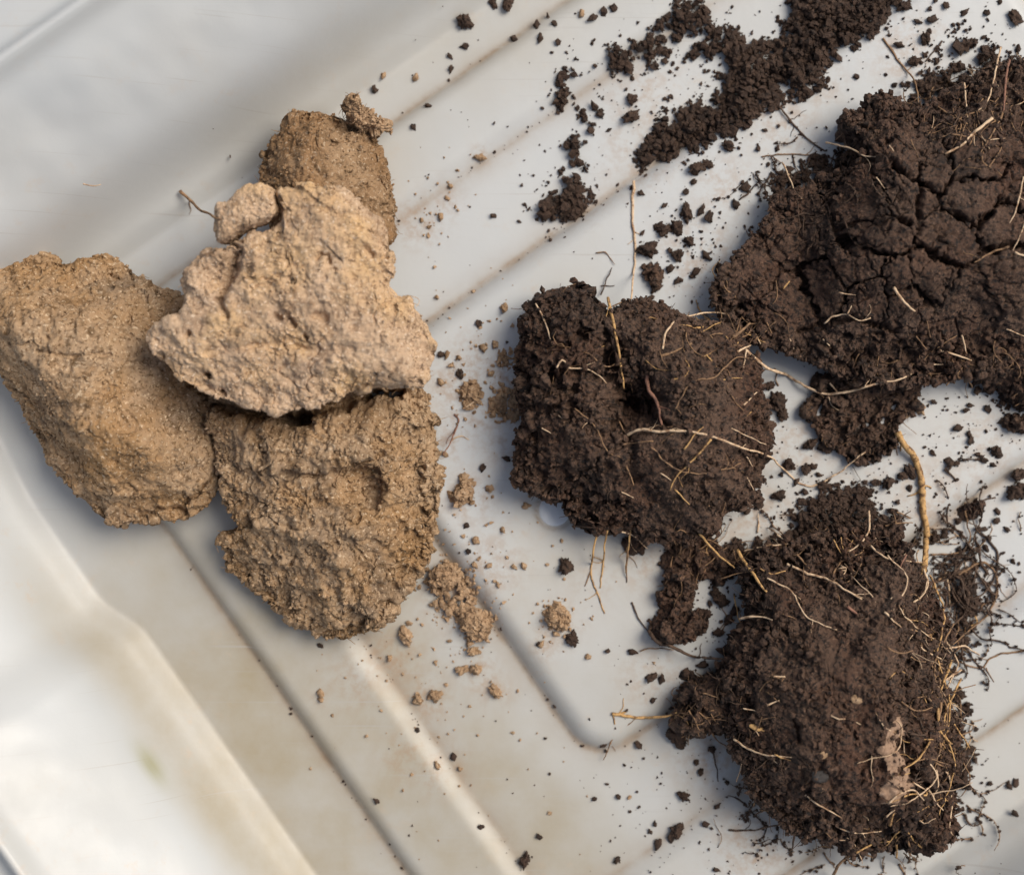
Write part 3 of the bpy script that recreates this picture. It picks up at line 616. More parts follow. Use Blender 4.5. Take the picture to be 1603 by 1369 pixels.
lump('T6', 'crumbling brown clay lump tucked under the right side of the lowest clay clod', [(674, 908), (684, 888), (700, 880), (714, 892), (714, 912), (700, 922), (684, 920)], 32, 10, 110, 86, M_tan, 'clay_lump', tex=tex_clay)
lump('T7', 'crumbling brown clay lump in the groove beside the raised panel', [(722, 968), (734, 950), (752, 954), (764, 972), (760, 992), (744, 996), (730, 986)], 30, 9, 110, 87, M_tan, 'clay_lump', tex=tex_clay)
for k, n_ in (('T1', 260), ('T2', 180), ('T3', 220), ('T4', 160), ('T5', 160), ('T6', 320), ('T7', 320)):
    c = CLODS[k]; scatter_on(c['co'], c['info'], c['N'], n_, 1.3, 5.5, c['root'], M_tan)
for key, n_, r1, r2, mt in (('TR', 4200, 1.1, 5.5, M_soil), ('CD', 3600, 1.1, 5.5, M_soil), ('BR', 4200, 1.1, 5.5, M_soil)) + tuple((k, 260, 1.1, 4.5, M_soil) for k in ('L1', 'L2', 'L3', 'L4', 'L5', 'L7')):
    c = CLODS[key]; wh = .1 + sstep(-.1, .35, fbm(c['co'][:-1] / S, 60, 2, 33)) + .8 * (c['info']['f'] > .9)
    if key == 'TR': wh = wh * np.where(c['info']['ped'] >= 0, .12, 1)
    scatter_on(c['co'], c['info'], c['N'], n_, r1, r2, c['root'], mt, where=wh)

# stones and a husk set in the rooty clod
def embed(key, name, x, y, rx, ry, rot, mat, hz=.5, seed=1, label=None):
    v, f = lumpy(I3, seed, .35); a = math.radians(rot); v = v / np.abs(v).max(0)
    X = v[:, 0] * rx; Y = v[:, 1] * ry; xx = X * math.cos(a) - Y * math.sin(a); yy = X * math.sin(a) + Y * math.cos(a)
    z0 = float(zat(x, y)); p0 = world(np.array([x]), np.array([y]), np.array([z0]))[0]
    co = np.stack([xx * S, -yy * S, v[:, 2] * min(rx, ry) * hz * S], -1) + p0
    o = link(name, mesh_np(name, co, f, mat)); put(o, CLODS[key]['root']); stamp(co)
    if label: o['label'] = label
embed('BR', 'stone', 1342, 1094, 11, 7, 0, M_tan, .25, 6)
embed('BR', 'stone', 1290, 1181, 10, 6, -30, M_tan, .3, 7)
embed('BR', 'pebble', 1284, 1215, 13, 10, 10, M_peb, .35, 8)
embed('BR', 'seed_husk', 1185, 1139, 13, 5, 20, M_straw, .7, 9)

# ------------------------------------------------------------------ loose soil drifts (heaps of fine crumbs)
def drift(poly, label, step=4.6, hmax=28, rmin=1.5, rmax=6.0, mat=None, name='loose_soil', halo=30):
    mat = mat or M_crumb; P = np.array(poly, float); lo, hi = P.min(0) - halo, P.max(0) + halo; n = int((hi[0] - lo[0]) * (hi[1] - lo[1]) / (step * .66) ** 2)
    pts = lo + rng.random((n, 2)) * (hi - lo); q = np.stack([pts[:, 0], pts[:, 1], 0 * pts[:, 0]], -1)
    x = pts[:, 0] + 12 * fbm(q, 32, 3, 61); y = pts[:, 1] + 12 * fbm(q, 32, 3, 62)
    d = segdist(x, y, list(poly) + [poly[0]]) * np.where(inside(x, y, poly), 1, -1); cl = fbm(q, 18, 3, 64, .6)
    dens = sstep(-2, 8, np.minimum(d, 22) + 40 * cl + 1); dens = np.maximum(dens, .30 * np.exp(np.minimum(d, 0) / 11) * sstep(-.05, .3, cl)) * np.where(d > -halo, 1, 0)
    keep = (rng.random(n) < dens); pts, d, q, cl = pts[keep], d[keep], q[keep], cl[keep]; n = len(pts)
    r = rmin + (rmax - rmin) * rng.random(n) ** 2.6; r = np.where((rng.random(n) < .02) & (d > 4), r + rmax * .7 * rng.random(n), r); r = np.where(d < 0, rmin * .7 + (r - rmin) * .6, r)
    hg = np.clip(np.clip(d + 10 * cl, 0, None) * .8, 0, hmax) * (.75 + .5 * fbm(q, 22, 3, 63)); hg = np.clip(hg, 0, hmax * 1.3) * rng.random(n) ** .35
    z = zat(pts[:, 0], pts[:, 1], zfloor) + r * .5 + hg; pos = world(pts[:, 0], pts[:, 1], z)
    o = link(name, grain_mesh(name, pos, r * S, mat, G1)); tag(o, label, 'loose soil'); stamp(pos); return o
drift([(994, 262), (1000, 226), (1030, 196), (1076, 158), (1124, 148), (1132, 118), (1122, 80), (1114, 48), (1150, 52), (1204, 64), (1226, 36), (1244, -30), (1430, -30), (1388, 28), (1340, 78), (1284, 116), (1278, 152), (1246, 162), (1226, 142), (1200, 170), (1176, 206), (1126, 218), (1056, 246)], 'long drift of crumbled dark soil running down from the top edge', 4.1, 36)
drift([(945, 92), (952, 76), (980, 72), (1010, 62), (1032, 34), (1056, 10), (1100, -10), (1116, 30), (1122, 84), (1096, 100), (1072, 92), (1090, 58), (1052, 48), (1036, 72), (1038, 98), (1015, 100), (1004, 84), (990, 112), (966, 116)], 'scattered patch of dark soil crumbs left of the long drift at the top', 5.2, 18)
drift([(834, 322), (860, 312), (872, 286), (890, 262), (918, 268), (914, 300), (916, 338), (900, 354), (872, 350), (846, 350)], 'small heap of dark crumbs above the groove, left of the soil drift', 4.3, 26)
drift([(886, 240), (896, 212), (912, 200), (920, 160), (940, 160), (936, 190), (926, 214), (914, 238), (904, 262), (890, 256)], 'thin trail of dark crumbs leading up from a small crumb heap', 5.2, 14)
drift([(868, 150), (880, 120), (896, 96), (902, 118), (896, 140), (886, 164), (870, 165)], 'sparse dark crumbs near the upper tray rib, leftmost of the loose soil', 6.5, 8)
drift([(1440, 160), (1436, 130), (1452, 106), (1480, 110), (1500, 96), (1520, 112), (1500, 130), (1480, 150), (1460, 168)], 'crumbly dark soil fringing the top of the cracked clod', 5.0, 12)
drift([(1520, 96), (1548, 76), (1572, 84), (1600, 100), (1620, 130), (1580, 130), (1550, 116)], 'patchy dark crumbs among roots at the right edge, above the cracked clod', 5.0, 12)
drift([(1478, 84), (1490, 58), (1508, 60), (1530, 62), (1540, 78), (1510, 84), (1500, 96)], 'small dark crumb patch near the top right corner', 5.4, 8)
drift([(1225, 300), (1210, 280), (1240, 262), (1265, 255), (1300, 245), (1340, 240), (1345, 265), (1300, 290), (1260, 300)], 'dark crumbs in the notch on the upper left of the cracked clod', 4.8, 26)
drift([(1240, 800), (1275, 775), (1310, 765), (1350, 760), (1375, 790), (1400, 800), (1420, 840), (1360, 850), (1280, 860), (1215, 870), (1200, 850), (1240, 830)], 'loose dark crumbs heaped along the top of the rooty clod', 4.7, 26)
drift([(1480, 880), (1505, 860), (1510, 900), (1530, 920), (1520, 960), (1525, 1010), (1500, 1030), (1490, 960)], 'dark crumbs tangled in roots on the right of the rooty clod', 5.4, 18)
drift([(1495, 1060), (1515, 1090), (1512, 1150), (1530, 1190), (1515, 1250), (1500, 1200), (1490, 1120)], 'dark crumbs along the lower right flank of the rooty clod', 5.0, 30)
drift([(1090, 870), (1130, 860), (1190, 850), (1190, 890), (1160, 905), (1110, 900)], 'dark crumbs between the flat lump and the rooty clod', 5.2, 16)
drift([(676, 880), (712, 868), (735, 905), (770, 960), (768, 1000), (740, 1002), (706, 965), (660, 930)], 'brown clay crumbs spilled beside the groove, right of the lowest clay clod', 6.6, 9, 1.8, 6.5, M_tan, 'loose_clay')
drift([(1520, 590), (1560, 600), (1603, 618), (1640, 640), (1600, 650), (1560, 615), (1530, 605)], 'dark crumbs spilling from the lump at the right edge', 5.4, 10)

# ------------------------------------------------------------------ single crumbs
BASE = {}
def crumb_mesh(kind, i, big=False):
    if big:
        if (kind, i, 1) not in BASE:
            v, f = lumpy(I4, 200 + i, 1.0); nv = v / np.linalg.norm(v, axis=1, keepdims=True); q = v * 10
            v = v + nv * (.30 * grains(q, 4.5, i, .85) + .2 * fbm(q, 6, 3, i + 3) + .16 * chips(q, 4, i + 4))[:, None]; v = v * np.array([1, 1, .75])
            BASE[(kind, i, 1)] = mesh_np('soil_crumb' if kind == 'soil' else 'clay_crumb', v * .85, f, M_crumb if kind == 'soil' else M_tan)
        return BASE[(kind, i, 1)]
    if (kind, i) not in BASE:
        v, f = lumpy(I2, 100 + i, 1.0); v = v * (1 + .25 * fbm(v * 10, 4, 2, 7 + i))[:, None]; v = v * np.array([1, 1, .8]); BASE[(kind, i)] = mesh_np('soil_crumb' if kind == 'soil' else 'clay_crumb', v, f, M_crumb if kind == 'soil' else M_tan)
    return BASE[(kind, i)]
LAND = [((500, 180), 'above the small brown clay clod'), ((700, 130), 'near the dark groove at the top'), ((800, 220), 'on the upper tray rib'), ((980, 180), 'between the crumb trail and the long drift'),
        ((1180, 250), 'between the long drift and the cracked clod'), ((1330, 110), 'above the cracked clod'), ((1520, 40), 'in the top right corner'), ((1060, 370), 'between the middle clod and the long drift'),
        ((700, 450), 'right of the pale slab'), ((760, 560), 'between the slab and the middle loam clod'), ((740, 780), 'right of the lowest clay clod'), ((880, 900), 'on the raised panel below the middle clod'),
        ((560, 1120), 'below the lowest clay clod'), ((700, 1060), 'beside the groove below the brown crumbs'), ((1000, 1030), 'left of the rooty clod near the panel corner'), ((1130, 960), 'between the round lump and the rooty clod'),
        ((1230, 760), 'between the middle clod and the rooty clod'), ((1240, 640), 'right of the middle clod'), ((1340, 770), 'above the rooty clod'), ((1500, 700), 'right of the thick tan root'), ((1560, 830), 'at the right edge beside the rooty clod'),
        ((1100, 1260), 'below left of the rooty clod'), ((830, 1330), 'at the bottom edge'), ((1560, 1250), 'right of the rooty clod'), ((250, 1000), 'on the bare floor below the left clay clod'), ((200, 250), 'on the bare wall foot at the upper left')]
def where_is(x, y): return min(LAND, key=lambda l: (l[0][0] - x) ** 2 + (l[0][1] - y) ** 2)[1]
CR = {}
def crumb(x, y, r, kind='soil'):
    sz = 'tiny' if r < 4 else ('small' if r < 7 else 'larger'); colr = 'dark soil' if kind == 'soil' else 'tan clay'
    z = float(zat(x, y, zfloor)) + r * .55; p = world(np.array([float(x)]), np.array([float(y)]), np.array([z]))[0]
    nm = 'soil_crumb' if kind == 'soil' else 'clay_crumb'; o = link(nm, crumb_mesh(kind, int(rng.integers(0, 9)), r >= 7)); o.location = p
    o.scale = np.array([1.1, .85, .85]) * r * S * (.85 + .3 * rng.random(3)); o.rotation_euler = (rng.normal() * .3, rng.normal() * .3, rng.random() * 6.28)
    wh = where_is(x, y); CR.setdefault((sz, colr, wh), []).append((x, y, o)); tag(o, f'{sz} {colr} crumb {wh}', 'crumb', f'{sz} {colr} crumbs {wh}')
for x, y, r in [(727, 33, 13), (728, 72, 5), (704, 88, 4), (586, 140, 6), (670, 166, 4), (795, 5, 9), (772, 4, 7), (840, 40, 6), (846, 60, 6), (805, 62, 5), (928, 28, 6), (927, 68, 3), (945, 18, 6), (960, 12, 5), (990, 156, 9), (988, 182, 11), (1016, 88, 6), (1060, 60, 7),
                (878, 150, 9), (876, 128, 7), (1040, 96, 5), (1090, 262, 12), (1108, 258, 7), (1140, 230, 8), (1086, 285, 5), (1074, 300, 5), (1168, 292, 6), (1152, 320, 6), (1062, 400, 9), (1040, 360, 8), (1075, 332, 8), (1060, 356, 9), (1078, 378, 8), (1015, 390, 12), (1050, 420, 6), (1075, 345, 5), (1030, 355, 7), (1098, 330, 6), (1110, 340, 8), (1125, 420, 7), (1105, 400, 6), (1090, 425, 6), (1060, 440, 5),
                (1275, 245, 7), (1222, 330, 5), (1312, 90, 6), (1270, 88, 4), (1408, 70, 6), (1414, 10, 8), (1432, 96, 8), (1450, 60, 8), (1590, 28, 9), (1545, 20, 5), (1510, 20, 5), (1480, 8, 5), (1460, 30, 6), (1340, 120, 4), (1325, 60, 4),
                (885, 886, 11), (895, 1000, 8), (898, 992, 5), (1020, 1060, 7), (1036, 1063, 6), (990, 1020, 6), (1000, 1166, 6), (1070, 1245, 7), (822, 1346, 9), (1060, 1300, 9), (1052, 1310, 6), (1030, 1320, 6), (1097, 1208, 5), (1115, 1172, 6), (1060, 1152, 13), (690, 555, 5), (720, 584, 5), (720, 780, 4), (793, 718, 5), (755, 732, 5), (730, 822, 4),
                (1268, 695, 10), (1292, 700, 9), (1236, 728, 9), (1262, 734, 8), (1270, 730, 5), (1290, 760, 7), (1215, 630, 14), (1206, 604, 7), (1225, 650, 9), (1390, 755, 9), (1412, 745, 7), (1425, 738, 8), (1372, 755, 7), (1220, 775, 8), (1255, 785, 6), (1188, 790, 6), (1170, 800, 6), (1152, 850, 8), (1560, 706, 9), (1540, 720, 5), (1498, 725, 5), (1485, 722, 6), (1520, 690, 6), (1500, 670, 6), (1512, 642, 5), (1460, 708, 4), (1530, 610, 6), (1545, 640, 5), (1596, 742, 12), (1590, 770, 14), (1603, 768, 12), (1465, 840, 7), (1500, 815, 6), (1560, 815, 6), (1540, 828, 5), (1478, 838, 6), (1130, 940, 11), (1120, 930, 8), (1105, 962, 9), (1140, 970, 8), (1150, 955, 6), (1125, 990, 7), (1160, 985, 6), (1144, 1000, 5), (1170, 1020, 5), (1100, 1040, 6), (1580, 1230, 5), (1590, 1224, 5), (502, 1010, 4)]:
    crumb(x, y, r)
for x, y, r in [(790, 481, 9), (766, 765, 8), (775, 540, 6), (757, 545, 7), (768, 585, 5), (635, 995, 14), (610, 1030, 6), (655, 1095, 9), (680, 1088, 12), (775, 1083, 11), (746, 1047, 11), (722, 1048, 9), (740, 1018, 9), (502, 1084, 7), (502, 1094, 6), (910, 22, 6), (752, 246, 8), (705, 291, 5), (787, 829, 6), (745, 846, 7), (765, 885, 5), (743, 884, 6), (820, 886, 6), (805, 887, 5), (847, 1008, 6), (920, 1028, 6), (870, 992, 6), (685, 1198, 6), (720, 1203, 5), (697, 711, 6), (823, 792, 6), (684, 465, 5), (650, 122, 6), (600, 118, 6), (690, 340, 6), (672, 355, 5), (660, 345, 4), (700, 310, 4), (718, 560, 6), (706, 572, 5), (690, 598, 6), (675, 690, 5), (700, 555, 6), (780, 915, 5), (640, 975, 5), (1440, 640, 10), (1420, 648, 7)]:
    crumb(x, y, r * .8, 'clay')
REG = [((1110, 700, 1270, 900), 60), ((1100, 900, 1180, 1030), 60), ((1200, 740, 1480, 860), 70), ((1430, 610, 1603, 780), 60), ((1460, 760, 1603, 900), 25), ((960, 1010, 1150, 1369), 90), ((1150, 1180, 1260, 1369), 22), ((1000, 300, 1140, 470), 50), ((860, 0, 1150, 300), 70), ((1160, 180, 1340, 380), 40),
       ((1250, 60, 1480, 170), 30), ((1400, 0, 1603, 130), 55), ((640, 0, 880, 340), 35), ((640, 400, 830, 560), 10), ((680, 700, 960, 1050), 30), ((560, 1000, 980, 1369), 35), ((1490, 860, 1603, 1369), 45), ((1180, 560, 1300, 780), 30), ((300, 200, 420, 420), 8), ((1480, 620, 1603, 800), 18)]
sx, sy = [], []
for (x0, y0, x1, y1), n_ in REG: sx.append(x0 + (x1 - x0) * rng.random(n_)); sy.append(y0 + (y1 - y0) * rng.random(n_))
sx, sy = np.concatenate(sx), np.concatenate(sy); free = (zat(sx, sy) - zat(sx, sy, zfloor)) < 4; sx, sy = sx[free], sy[free]
rr = 1.2 + 3.6 * rng.random(len(sx)) ** 3; order = np.argsort(-rr); NB = 90
for i in order[:NB]: crumb(sx[i], sy[i], rr[i])
rest = order[NB:]
ORD = ['first', 'second', 'third', 'fourth', 'fifth', 'sixth', 'seventh', 'eighth', 'ninth', 'tenth', 'eleventh', 'twelfth']
for (sz, colr, wh), L in CR.items():
    if 1 < len(L) <= (12 if sz == 'larger' else 4):
        for k, (x, y, o) in enumerate(sorted(L, key=lambda q: q[0])):
            o['label'] = f"{sz} {colr} crumb {wh}, {'leftmost' if k == 0 else 'rightmost' if k == len(L) - 1 else ORD[k] + ' from left'}"
# dust thrown round the crumb heaps: too many to count
ex, ey = [], []
for cx_, cy_, s_, n_ in [(1060, 180, 90, 150), (1200, 120, 90, 120), (890, 300, 40, 60), (1150, 950, 50, 120), (1330, 780, 70, 160), (1180, 790, 60, 110), (1500, 700, 60, 60), (1090, 380, 45, 90), (1080, 1250, 80, 90), (1500, 60, 60, 80), (1120, 440, 30, 60), (1230, 310, 40, 60), (1520, 930, 40, 60), (740, 960, 40, 0), (1220, 1280, 40, 50)]:
    ex.append(rng.normal(cx_, s_, n_)); ey.append(rng.normal(cy_, s_, n_))
ex = np.concatenate([sx[rest]] + ex); ey = np.concatenate([sy[rest]] + ey); ok = (zat(ex, ey) - zat(ex, ey, zfloor)) < 4; ex, ey = ex[ok], ey[ok]
gu = rng.random(420) * 1900 - 250; gv = rng.random(420) * 1500 + 500; kk = rng.integers(0, 3, 420); hz = rng.random(420) < .55      # grit caught at the foot of the ribs
gU = np.where(hz, gu, np.choose(kk, [-262, -112, 74])) + rng.normal(size=420) * 3; gV = np.where(hz, np.choose(kk, [510, 640, 798]) * 1.0, gv) + rng.normal(size=420) * 3
gX, gY = xy_of(gU, gV); ok = (zat(gX, gY) - zat(gX, gY, zfloor) < 4) & (gX > -20) & (gX < 1640) & (gY > -20) & (gY < 1400); ex = np.concatenate([ex, gX[ok]]); ey = np.concatenate([ey, gY[ok]])
er = .7 + 2.2 * rng.random(len(ex)) ** 3
o = link('soil_specks', grain_mesh('soil_specks', world(ex, ey, zat(ex, ey, zfloor) + er * .5), er * S, M_crumb)); tag(o, 'fine dark soil specks dusted over the tray', 'soil specks', kind='stuff')
tx = np.concatenate([rng.normal(a, s_, n_) for a, b, s_, n_ in [(740, 570, 45, 90), (720, 940, 40, 90), (690, 320, 30, 40), (780, 860, 60, 60), (660, 1060, 70, 60), (875, 968, 22, 50), (760, 1180, 120, 40)]])
ty = np.concatenate([rng.normal(b, s_, n_) for a, b, s_, n_ in [(740, 570, 60, 90), (720, 940, 50, 90), (690, 320, 40, 40), (780, 860, 60, 60), (660, 1060, 60, 60), (875, 968, 22, 50), (760, 1180, 120, 40)]])
ok = (zat(tx, ty) - zat(tx, ty, zfloor)) < 4; tx, ty = tx[ok], ty[ok]; tr = .9 + 2.4 * rng.random(len(tx)) ** 2
o = link('clay_specks', grain_mesh('clay_specks', world(tx, ty, zat(tx, ty, zfloor) + tr * .4), tr * S, M_tan)); tag(o, 'fine tan clay specks dusted over the tray', 'clay specks', kind='stuff')

# ------------------------------------------------------------------ roots
zs = zmap.copy()
for _ in range(3):
    p = np.pad(zs, 1, mode='edge'); zs = np.mean([p[a:a + GH, b:b + GW] for a in range(3) for b in range(3)], 0)
zs = np.maximum(zs, zmap - 3)
def root_geo(pts, wd, lift=0.0, wob=1.0, taper=.55, sides=6):
    c = spline(pts, 12); L = np.concatenate([[0], np.cumsum(np.hypot(*np.diff(c, axis=0).T))]); n = max(6, int(L[-1] / 3.5)); t = np.linspace(0, L[-1], n)
    x = np.interp(t, L, c[:, 0]); y = np.interp(t, L, c[:, 1]); sd_ = rng.random() * 900; q = np.stack([t + sd_, t * 0 + 3, t * 0], -1)
    x = x + 1.7 * wob * fbm(q, 17, 2, 2); y = y + 1.7 * wob * fbm(q, 17, 2, 4)
    r = wd / 2 * (1 - (1 - taper) * np.linspace(0, 1, n)) * (1 + .28 * fbm(q, 7, 2, 6)); r = np.maximum(r, .5)
    z = zat(x, y, zs); win = 9; zp = np.pad(z, win, mode='edge'); zm = np.array([zp[i:i + 2 * win + 1].max() * .5 + zp[i:i + 2 * win + 1].mean() * .5 for i in range(n)])
    over = (z - zat(x, y, zfloor)) > 12; z = np.maximum(zm, z - .5) + r * .8 - over * min(wd, 4) * .9 * sstep(.34, .55, fbm(q, 34, 2, 8)) + lift * np.sin(np.linspace(0, np.pi, n))
    v, f = tube_geo(world(x, y, z), r * S, sides)
    if n > 14 and wd > 2.6:
        for _ in range(1 + int(n * .035)):
            i = int(rng.integers(3, n - 3)); a = math.atan2(y[i + 1] - y[i], x[i + 1] - x[i]) + rng.choice([-1, 1]) * (.5 + .6 * rng.random()); m = int(rng.integers(4, 9)); bx, by = [x[i]], [y[i]]
            for _k in range(m): a += rng.normal() * .28; bx.append(bx[-1] + 4 * math.cos(a)); by.append(by[-1] + 4 * math.sin(a))
            bx, by = np.array(bx), np.array(by); bz = zat(bx, by, zs) + .6; bz[0] = z[i]
            v2, f2 = tube_geo(world(bx, by, bz), max(.75, wd * .17) * np.linspace(1, .5, m + 1) * S, 5); f = np.vstack([f, f2 + len(v)]); v = np.vstack([v, v2])
    return v, f
def root(pts, wd, col='p', key=None, label=None, crop=None, lift=0., wob=1., taper=.55, name='root'):
    if crop: ox, oy, sc_ = crop; pts = [(a / sc_ + ox, b / sc_ + oy) for a, b in pts]; wd = wd / sc_
    v, f = root_geo(pts, wd, lift, wob, taper)
    if key: o = link(name, mesh_np(name, v, f, RM[col])); put(o, CLODS[key]['root'])
    else:
        c = v.mean(0); c[2] = v[:, 2].min(); o = link(name, mesh_np(name, v - c, f, RM[col])); o.location = c; tag(o, label, 'root')
    return o
K4, K5, K6, K12, K8 = (780, 400, 2.737), (1100, 60, 2.209), (940, 760, 2.247), (1200, 560, 3.42), (580, 500, 1.956)
# middle clod
for pts, wd, col in [([(160, 205), (195, 270), (225, 360), (235, 385)], 9, 'p'), ([(470, 180), (490, 270), (515, 400), (540, 570)], 15, 's'), ([(250, 480), (275, 450), (310, 480), (370, 485), (420, 505), (465, 545)], 9, 'p'),
                     ([(640, 510), (640, 560), (670, 610), (690, 660), (700, 725)], 19, 'r'), ([(550, 770), (610, 745), (680, 755), (800, 750), (880, 765), (960, 790), (1050, 825), (1160, 860), (1255, 945), (1292, 975), (1350, 985), (1450, 935), (1570, 840)], 12, 'p'),
                     ([(910, 785), (850, 860), (770, 940), (735, 1005)], 10, 's'), ([(755, 1000), (790, 1035), (820, 1065)], 8, 's'), ([(1000, 740), (1080, 780), (1150, 810)], 6, 'p'), ([(705, 400), (715, 340), (750, 290), (800, 265), (900, 245), (1000, 250)], 10, 'p'),
                     ([(700, 430), (760, 410), (830, 375)], 12, 'b'), ([(1050, 640), (1110, 585)], 8, 'p'), ([(1060, 690), (1085, 670)], 8, 's'), ([(1060, 850), (1090, 905)], 7, 'p'), ([(1065, 950), (1095, 1005)], 6, 'p'), ([(550, 900), (580, 985)], 9, 'b'), ([(525, 1010), (580, 1035)], 7, 'p'), ([(890, 1080), (935, 1050)], 7, 'b'),
                     ([(570, 1150), (555, 1270), (545, 1360)], 10, 's'), ([(520, 1180), (580, 1200), (640, 1255)], 8, 'p'), ([(795, 830), (850, 760), (880, 735)], 8, 's'), ([(360, 740), (380, 715)], 5, 'p'), ([(185, 740), (235, 765)], 6, 'p'), ([(820, 270), (880, 340)], 7, 'b'), ([(440, 170), (470, 90), (490, 50)], 7, 'd'), ([(440, 130), (500, 130)], 6, 'd'), ([(260, 680), (275, 700)], 5, 'p'), ([(520, 710), (550, 770)], 7, 'b'), ([(690, 930), (740, 960)], 6, 'p')]:
    root(pts, wd, col, 'CD', crop=K4)
for pts, wd, col in [([(725, 640), (712, 740), (703, 820)], 7, 's'), ([(692, 660), (675, 770), (700, 850), (718, 900)], 7, 's'), ([(795, 650), (786, 720), (784, 805)], 7, 'b'), ([(676, 770), (655, 815)], 5, 'b')]:
    root(pts, wd, col, 'CD', crop=K8)
# cracked clod
for pts, wd, col in [([(625, 0), (680, 80), (735, 150), (745, 225)], 8, 'b'), ([(1030, 30), (1010, 130), (985, 220), (945, 255)], 8, 'p'), ([(1060, 75), (1045, 180), (1040, 300)], 10, 'r'), ([(905, 155), (910, 230), (918, 275)], 7, 'p'), ([(1000, 275), (930, 335), (895, 370), (840, 400)], 12, 'p'),
                     ([(830, 10), (800, 45), (770, 80)], 7, 'd'), ([(250, 215), (300, 280), (360, 345), (420, 390)], 8, 'd'), ([(205, 410), (290, 400), (380, 405), (445, 415)], 6, 'b'), ([(425, 360), (500, 378), (560, 405), (600, 408)], 8, 'p'), ([(275, 430), (300, 480), (320, 530), (345, 555)], 6, 'p'),
                     ([(1111, 480), (1080, 600), (1060, 640)], 7, 'p'), ([(1060, 720), (1000, 740), (940, 775)], 9, 'b'), ([(660, 860), (690, 905), (735, 945)], 12, 'p'), ([(420, 985), (450, 965), (500, 955), (540, 975), (580, 965)], 7, 'p'), ([(500, 955), (515, 925)], 6, 'p'), ([(470, 880), (530, 890)], 5, 'p'), ([(280, 865), (300, 840)], 7, 's'), ([(415, 1040), (440, 1065)], 7, 'p'),
                     ([(820, 1080), (880, 1095), (930, 1115)], 9, 'p'), ([(895, 1025), (915, 1090)], 8, 'p'), ([(780, 1130), (850, 1125)], 6, 'p'), ([(810, 1070), (880, 1025)], 6, 'b'), ([(740, 1030), (775, 1075)], 6, 'b'), ([(1050, 1005), (1111, 1030)], 6, 'p'), ([(840, 1200), (900, 1140)], 6, 'b'), ([(1080, 740), (1130, 760)], 9, 'p'), ([(1111, 640), (1090, 700), (1070, 740)], 6, 'p'), ([(600, 480), (630, 520)], 5, 'p'), ([(720, 350), (745, 410)], 5, 'b'), ([(645, 370), (660, 390)], 5, 'p'), ([(300, 1040), (315, 1075)], 5, 'p'),
                     ([(120, 1085), (165, 1060)], 9, 'p'), ([(150, 1075), (140, 1140)], 7, 'p'), ([(105, 1035), (165, 985)], 14, 'b'), ([(175, 1010), (205, 1060)], 7, 'p'), ([(140, 1070), (225, 1140), (290, 1165), (360, 1205), (420, 1228), (500, 1222), (600, 1195), (680, 1180), (722, 1158)], 12, 'p'), ([(425, 1175), (465, 1222)], 8, 'p'), ([(860, 320), (890, 260)], 6, 'd'), ([(1060, 250), (1111, 220)], 6, 'p')]:
    root(pts, wd, col, 'TR', crop=K5)
o = root([(700, 400), (738, 468), (790, 530), (826, 640), (836, 800), (856, 920), (850, 1060), (840, 1140)], 40, 's', 'L1', crop=K12, wob=.8, taper=.85); o['label'] = 'thickest root, tan, hanging down to the rooty clod'
for pts, wd, col in [([(700, 400), (712, 440), (720, 470)], 14, 's'), ([(840, 1130), (862, 1200), (850, 1250), (795, 1305)], 12, 'p'), ([(845, 1060), (830, 1160), (840, 1210)], 10, 's'), ([(710, 330), (800, 410)], 5, 'b'), ([(460, 580), (530, 700)], 4, 'd'), ([(690, 420), (700, 520)], 12, 'd')]:
    root(pts, wd, col, 'L1', crop=K12)
